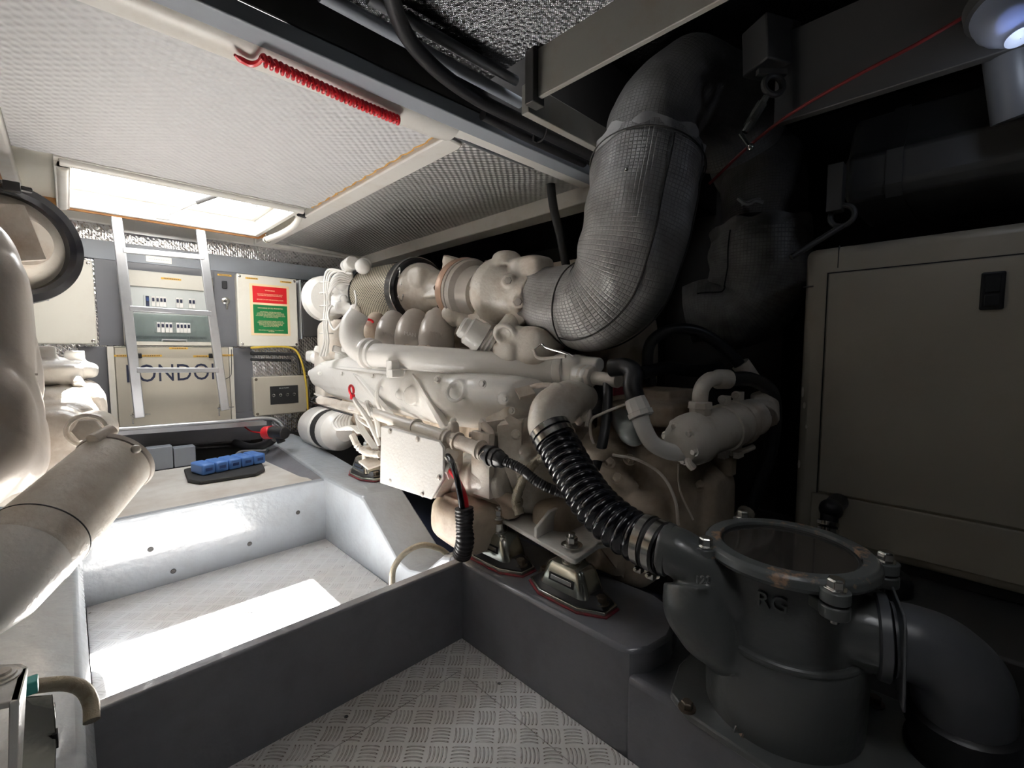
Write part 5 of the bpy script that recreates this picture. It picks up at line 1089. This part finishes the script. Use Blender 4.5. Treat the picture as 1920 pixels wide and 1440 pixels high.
# silencer
t = thing('exhaust_silencer', 'long dark rounded silencer slung above the generator housing', 'silencer', (2.6,-.3,1.84))
yA = at(1590,378,X=2.32).y; zA_, zB_ = at(1590,378,X=2.32).z, at(1590,300,X=2.32).z
sec = lambda y,s: [(2.62+(x-2.62)*s, y, 2.05+(z-2.05)*s) for x,z in ((2.36,zA_),(2.32,zA_+.04),(2.32,zB_),(2.36,zB_+.03),(2.46,2.22),(2.9,2.22),(2.98,2.1),(2.98,1.95),(2.9,zA_))]
MB().loft([sec(yA+.02,.9),sec(yA,1),sec(-1.2,1),sec(-1.24,.9)]).done('shell','darkg',t,bevel=.02)
for yy in (.25,-.5): MB().loft([[(2.65+(x-2.65)*1.02,yy+o_,2.05+(z-2.05)*1.03) for x,_,z in sec(0,1)] for o_ in (0,.05)]).done('strap','darkg',t)
MB().ext(2.2,2.26,yA,yA+.05,1.8,1.98).torus((2.23,yA,1.78),(1,0,0),.04,.01,20,8).tube([(2.23,yA,1.74),(2.1,yA+.14,1.62)],.012).done('hanger','darkg',t)
MB().prism([(2.03,.62,2.13),(2.03,-1.4,2.13),(2.07,-1.4,2.13),(2.07,.62,2.13)],(0,0,.33)).struct('deck_beam','darkg',bevel=.004)
# hanger bracket with turnbuckle
t = thing('pipe_hanger', 'grey box bracket with an eye and turnbuckle beside the near lagged riser', 'hanger', at(1445,180,D=1.78))
a, b = at(1445,52,D=1.78), at(1447,135,D=1.78); m = MB(); m.bar(a,b,.17,.12); m.done('box_bracket','darkg',t,bevel=.006)
m = MB(); m.torus(at(1450,160,D=1.72),(-.6,-.7,.1),.036,.012,28,10); m.box(at(1447,136,D=1.72),(.11,.02,.02),Matrix.Rotation(-.75,3,'Z')); m.done('eye','darkg',t)
m = MB(); m.tube([at(1437,180,D=1.72),at(1396,248,D=1.76)],.013,seg=8); m.cyl(at(1430,192,D=1.72),at(1402,238,D=1.76),.018,6); m.tube([at(1388,250,D=1.72),at(1408,278,D=1.72)],.008,seg=8); m.ball(at(1407,276,D=1.72),.014,10); m.done('turnbuckle','zinc',t)
# lamp
t = thing('bulkhead_lamp', 'round ribbed glass bulkhead lamp glowing faintly blue at the top right corner', 'lamp', at(1890,60,D=1.25))
c = at(1893,22,D=1.25); d = Vector((-.35,-.25,-1)).normalized()
MB().lathe(c,d,[(-.06,.085),(-.02,.088),(-.015,.07)],32).done('lamp_base','darkg',t)
prof = [(-.015,.078)]+[(.005+k*.012,.078-.002*(k%2)-.0016*k*k*.55) for k in range(8)]+[(.10,.03),(.105,.001)]
MB().lathe(c,d,prof,36,caps=False).done('glass_globe','lampg',t)
MB().ball(c+d*.03,.024,16).done('bulb','bulb',t)
ld = bpy.data.lights.new('lamp_light','POINT'); ld.energy = .7; ld.color = (.72,.82,1); ld.shadow_soft_size = .04; lo = bpy.data.objects.new('lamp_light',ld); COL.objects.link(lo); lo.location = c+d*.16
MB().cyl(at(1905,80,D=1.38),at(1922,215,D=1.41),.075,28).solo('vertical_pipe','pvc','dark grey pipe rising at the right edge below the lamp','pipe')
# ================================================================== LEFT-HAND MAIN ENGINE (only its inboard side shows)
E2 = thing('marine_engine', 'second cream engine at the left edge, showing its filter ring and big round cooler', 'marine engine', (-.75,1.8,.43))
# charge air casing filling the left edge
m = MB(); m.tube(pts((-110,440,1.30),(-58,470,1.36),(-36,560,1.38),(-32,680,1.36),(-18,790,1.34),(-40,860,1.30),(-110,905,1.25)),[.11,.10,.10,.105,.115,.12,.13],seg=28)
m.blob(at(-30,620,D=1.40),(.22,.3,.5),p=4); m.blob(at(-40,840,D=1.35),(.3,.3,.3),p=3)
m.tube(pts((0,600,1.40),(24,640,1.44),(34,720,1.46),(30,800,1.46)),[.05,.055,.06,.05],seg=18)
m.tube(pts((-40,700,1.32),(10,760,1.32),(22,860,1.34),(0,915,1.34)),[.07,.06,.06,.05],seg=20)
m.lathe(at(-40,500,D=1.40),(0.1,.0,-1),[(0,.09),(.02,.10),(.04,.09)],24); m.lathe(at(-32,630,D=1.38),(0,0,-1),[(0,.112),(.02,.116),(.04,.108)],28)
m.done('charge_air_casing','engg',E2,cast=.0075,it=4)
m = MB()
for k in range(7): m.cyl(at(64,700+k*14,D=1.42),at(64,704+k*14,D=1.42),.012,8)
m.done('hose_bead','engg',E2)
# filter ring seen from behind: rubber collar, mesh edge, paper disc, fin plate
c = at(8,456,D=2.0); ax = Vector((.40,-.92,-.03)).normalized()
f = MB(); f.lathe(c-ax*.16,ax,[(0,.252),(.15,.255)],56).done('filter_cage','mesh',E2)
MB().lathe(c,ax,[(-.02,.235),(-.03,.262),(.02,.266),(.05,.258),(.062,.225),(.05,.205),(.0,.205)],64,caps=False).done('rubber_collar','blackg',E2)
MB().lathe(c,ax,[(-.005,.21),(.005,.21),(.03,.16),(.10,.12),(.16,.10)],48).done('intake_horn','eng',E2)
MB().prism([at(-20,378,D=1.82),at(47,384,D=1.86),at(90,488,D=1.90),at(40,490,D=1.84),at(-20,500,D=1.8)],ax*-.05).done('horn_fin','eng',E2,bevel=.004)
m = MB(); m.tube([at(-10,348,D=1.85),at(30,352,D=1.88),at(60,358,D=1.92)],.012,seg=10); m.box(at(22,350,D=1.86),(.05,.03,.04)); m.done('strap_buckle','black',E2,bevel=.003)
# valve covers and angled casting
m = MB(); m.blob(at(100,690,D=2.05),(.30,.45,.08),Matrix.Rotation(.1,3,'Y'),p=4); m.blob(at(85,700,D=1.95),(.25,.3,.10),p=4)
for k in range(3): m.cyl(at(70+22*k,668+4*k,D=2.0),at(105+22*k,716+3*k,D=1.9),.022,12)
m.box(at(75,662,D=1.95),(.10,.12,.06)); m.box(at(140,672,D=2.1),(.07,.07,.07)); m.done('valve_cover','engw',E2,cast=.008,it=3)
m = MB(); m.blob(at(95,765,D=1.95),(.36,.5,.20),p=4); m.blob(at(110,820,D=1.80),(.26,.34,.30),p=4); m.blob(at(60,850,D=1.6),(.3,.3,.32),p=4); m.blob(at(140,745,D=2.0),(.18,.3,.16),p=3)
m.lathe(at(165,806,D=1.58),(-.15,-.95,.1),[(-.16,.07),(-.04,.06),(-.01,.055)],20)
m.done('engine_casting','eng',E2,cast=.009,it=4)
MB().lathe(at(163,807,D=1.50),(-.1,-.97,.15),[(-.03,.040),(.010,.040),(.014,.036)],6).torus(at(163,807,D=1.52),(-.1,-.97,.15),.050,.007,28,8).done('hex_plug','eng',E2)
# big round cooler slanting down to the left
a, b = at(212,872,D=1.45), at(35,1048,D=1.10); ax = (b-a).normalized(); L = (b-a).length
co = MB().lathe(a,ax,[(.0,.098),(.006,.103),(L-.01,.108),(L,.106)],56).done('cooler_body','eng',E2,label='big round cream cooler body')
MB().lathe(a,-ax,[(-.002,.106),(.012,.109),(.018,.102),(.02,.05)],56).done('cooler_cap','engg',co)
MB().torus(a+ax*(L*.82),ax,.107,.0022,64,6).done('cooler_joint','darkg',co)
MB().lathe(b,ax,[(0,.106),(.10,.100),(.16,.08),(.19,.05)],48).done('cooler_end','engw',co)
MB().tube([a-ax*.005+Vector((0,0,.108)),a+ax*.05+Vector((-.02,0,.108))],.02,seg=12).ball(at(255,842,D=1.42),.014,10).done('cap_lug','eng',co)
m = MB(); m.bar(at(52,1115,D=1.12),at(95,1080,D=1.15),.05,.03); m.done('cooler_foot','eng',co,bevel=.003)
MB().bar(at(58,1112,D=1.10),at(80,1095,D=1.12),.02,.02).done('maker_plate','ink',co)
# hidden mass of the block so the side reads solid
m = MB(); m.blob((-.80,1.9,.95),(.9,2.3,.7),p=6); m.blob((-.80,1.9,1.4),(.7,1.8,.5),p=5); m.done('crankcase','engd',E2,cast=.02)
# mounting arm and rubber mount at the bottom left
t = thing('engine_mount', 'chrome capped engine mount at the bottom left corner', 'engine mount', at(70,1430,D=.80))
P = lambda px,py,d_: at(px,py,D=d_)
zp = P(20,1270,.84).z; q_ = [at(x_,y_,Z=zp) for x_,y_ in ((-60,1248),(42,1243),(52,1250),(36,1312),(-60,1330))]
m = MB(); m.prism(q_,(0,0,-.012)); m.prism([q_[2],q_[3],q_[3]+Vector((-.01,-.02,-.16)),q_[2]+Vector((-.012,-.10,-.16))],(-.012,0,0)); m.done('arm_plate','engw',t,bevel=.002)
m = MB(); m.lathe(at(4,1272,Z=zp),(0,0,1),[(0,.026),(.003,.026),(.004,.020),(.008,.019),(.009,.013),(.014,.012)],28); m.done('stud_washer','eng',t)
m = MB(); m.loft([[P(40,1305,.88),P(98,1300,.94),P(104,1330,.94),P(40,1330,.88)],[P(35,1330,.88),P(104,1330,.94),P(106,1400,.92),P(35,1480,.86)],[P(30,1480,.86),P(100,1460,.92),P(104,1500,.92),P(30,1520,.86)]]); m.done('steel_cap','zinc',t,bevel=.01)
MB().box(P(104,1385,.93),(.008,.02,.03)).box(P(100,1330,.945),(.006,.015,.02)).done('cap_rivet','blackm',t)
MB().box(P(58,1285,.9),(.02,.03,.025)).done('teal_clip','teal',t,bevel=.002)
hose('braided_line','grey braided line bent over the left bearer beside the chrome mount','hose',pts((45,1290,.98),(85,1284,1.02),(125,1282,1.05),(155,1292,1.07),(170,1318,1.07),(172,1352,1.05)),.0155,'braid',ends=())
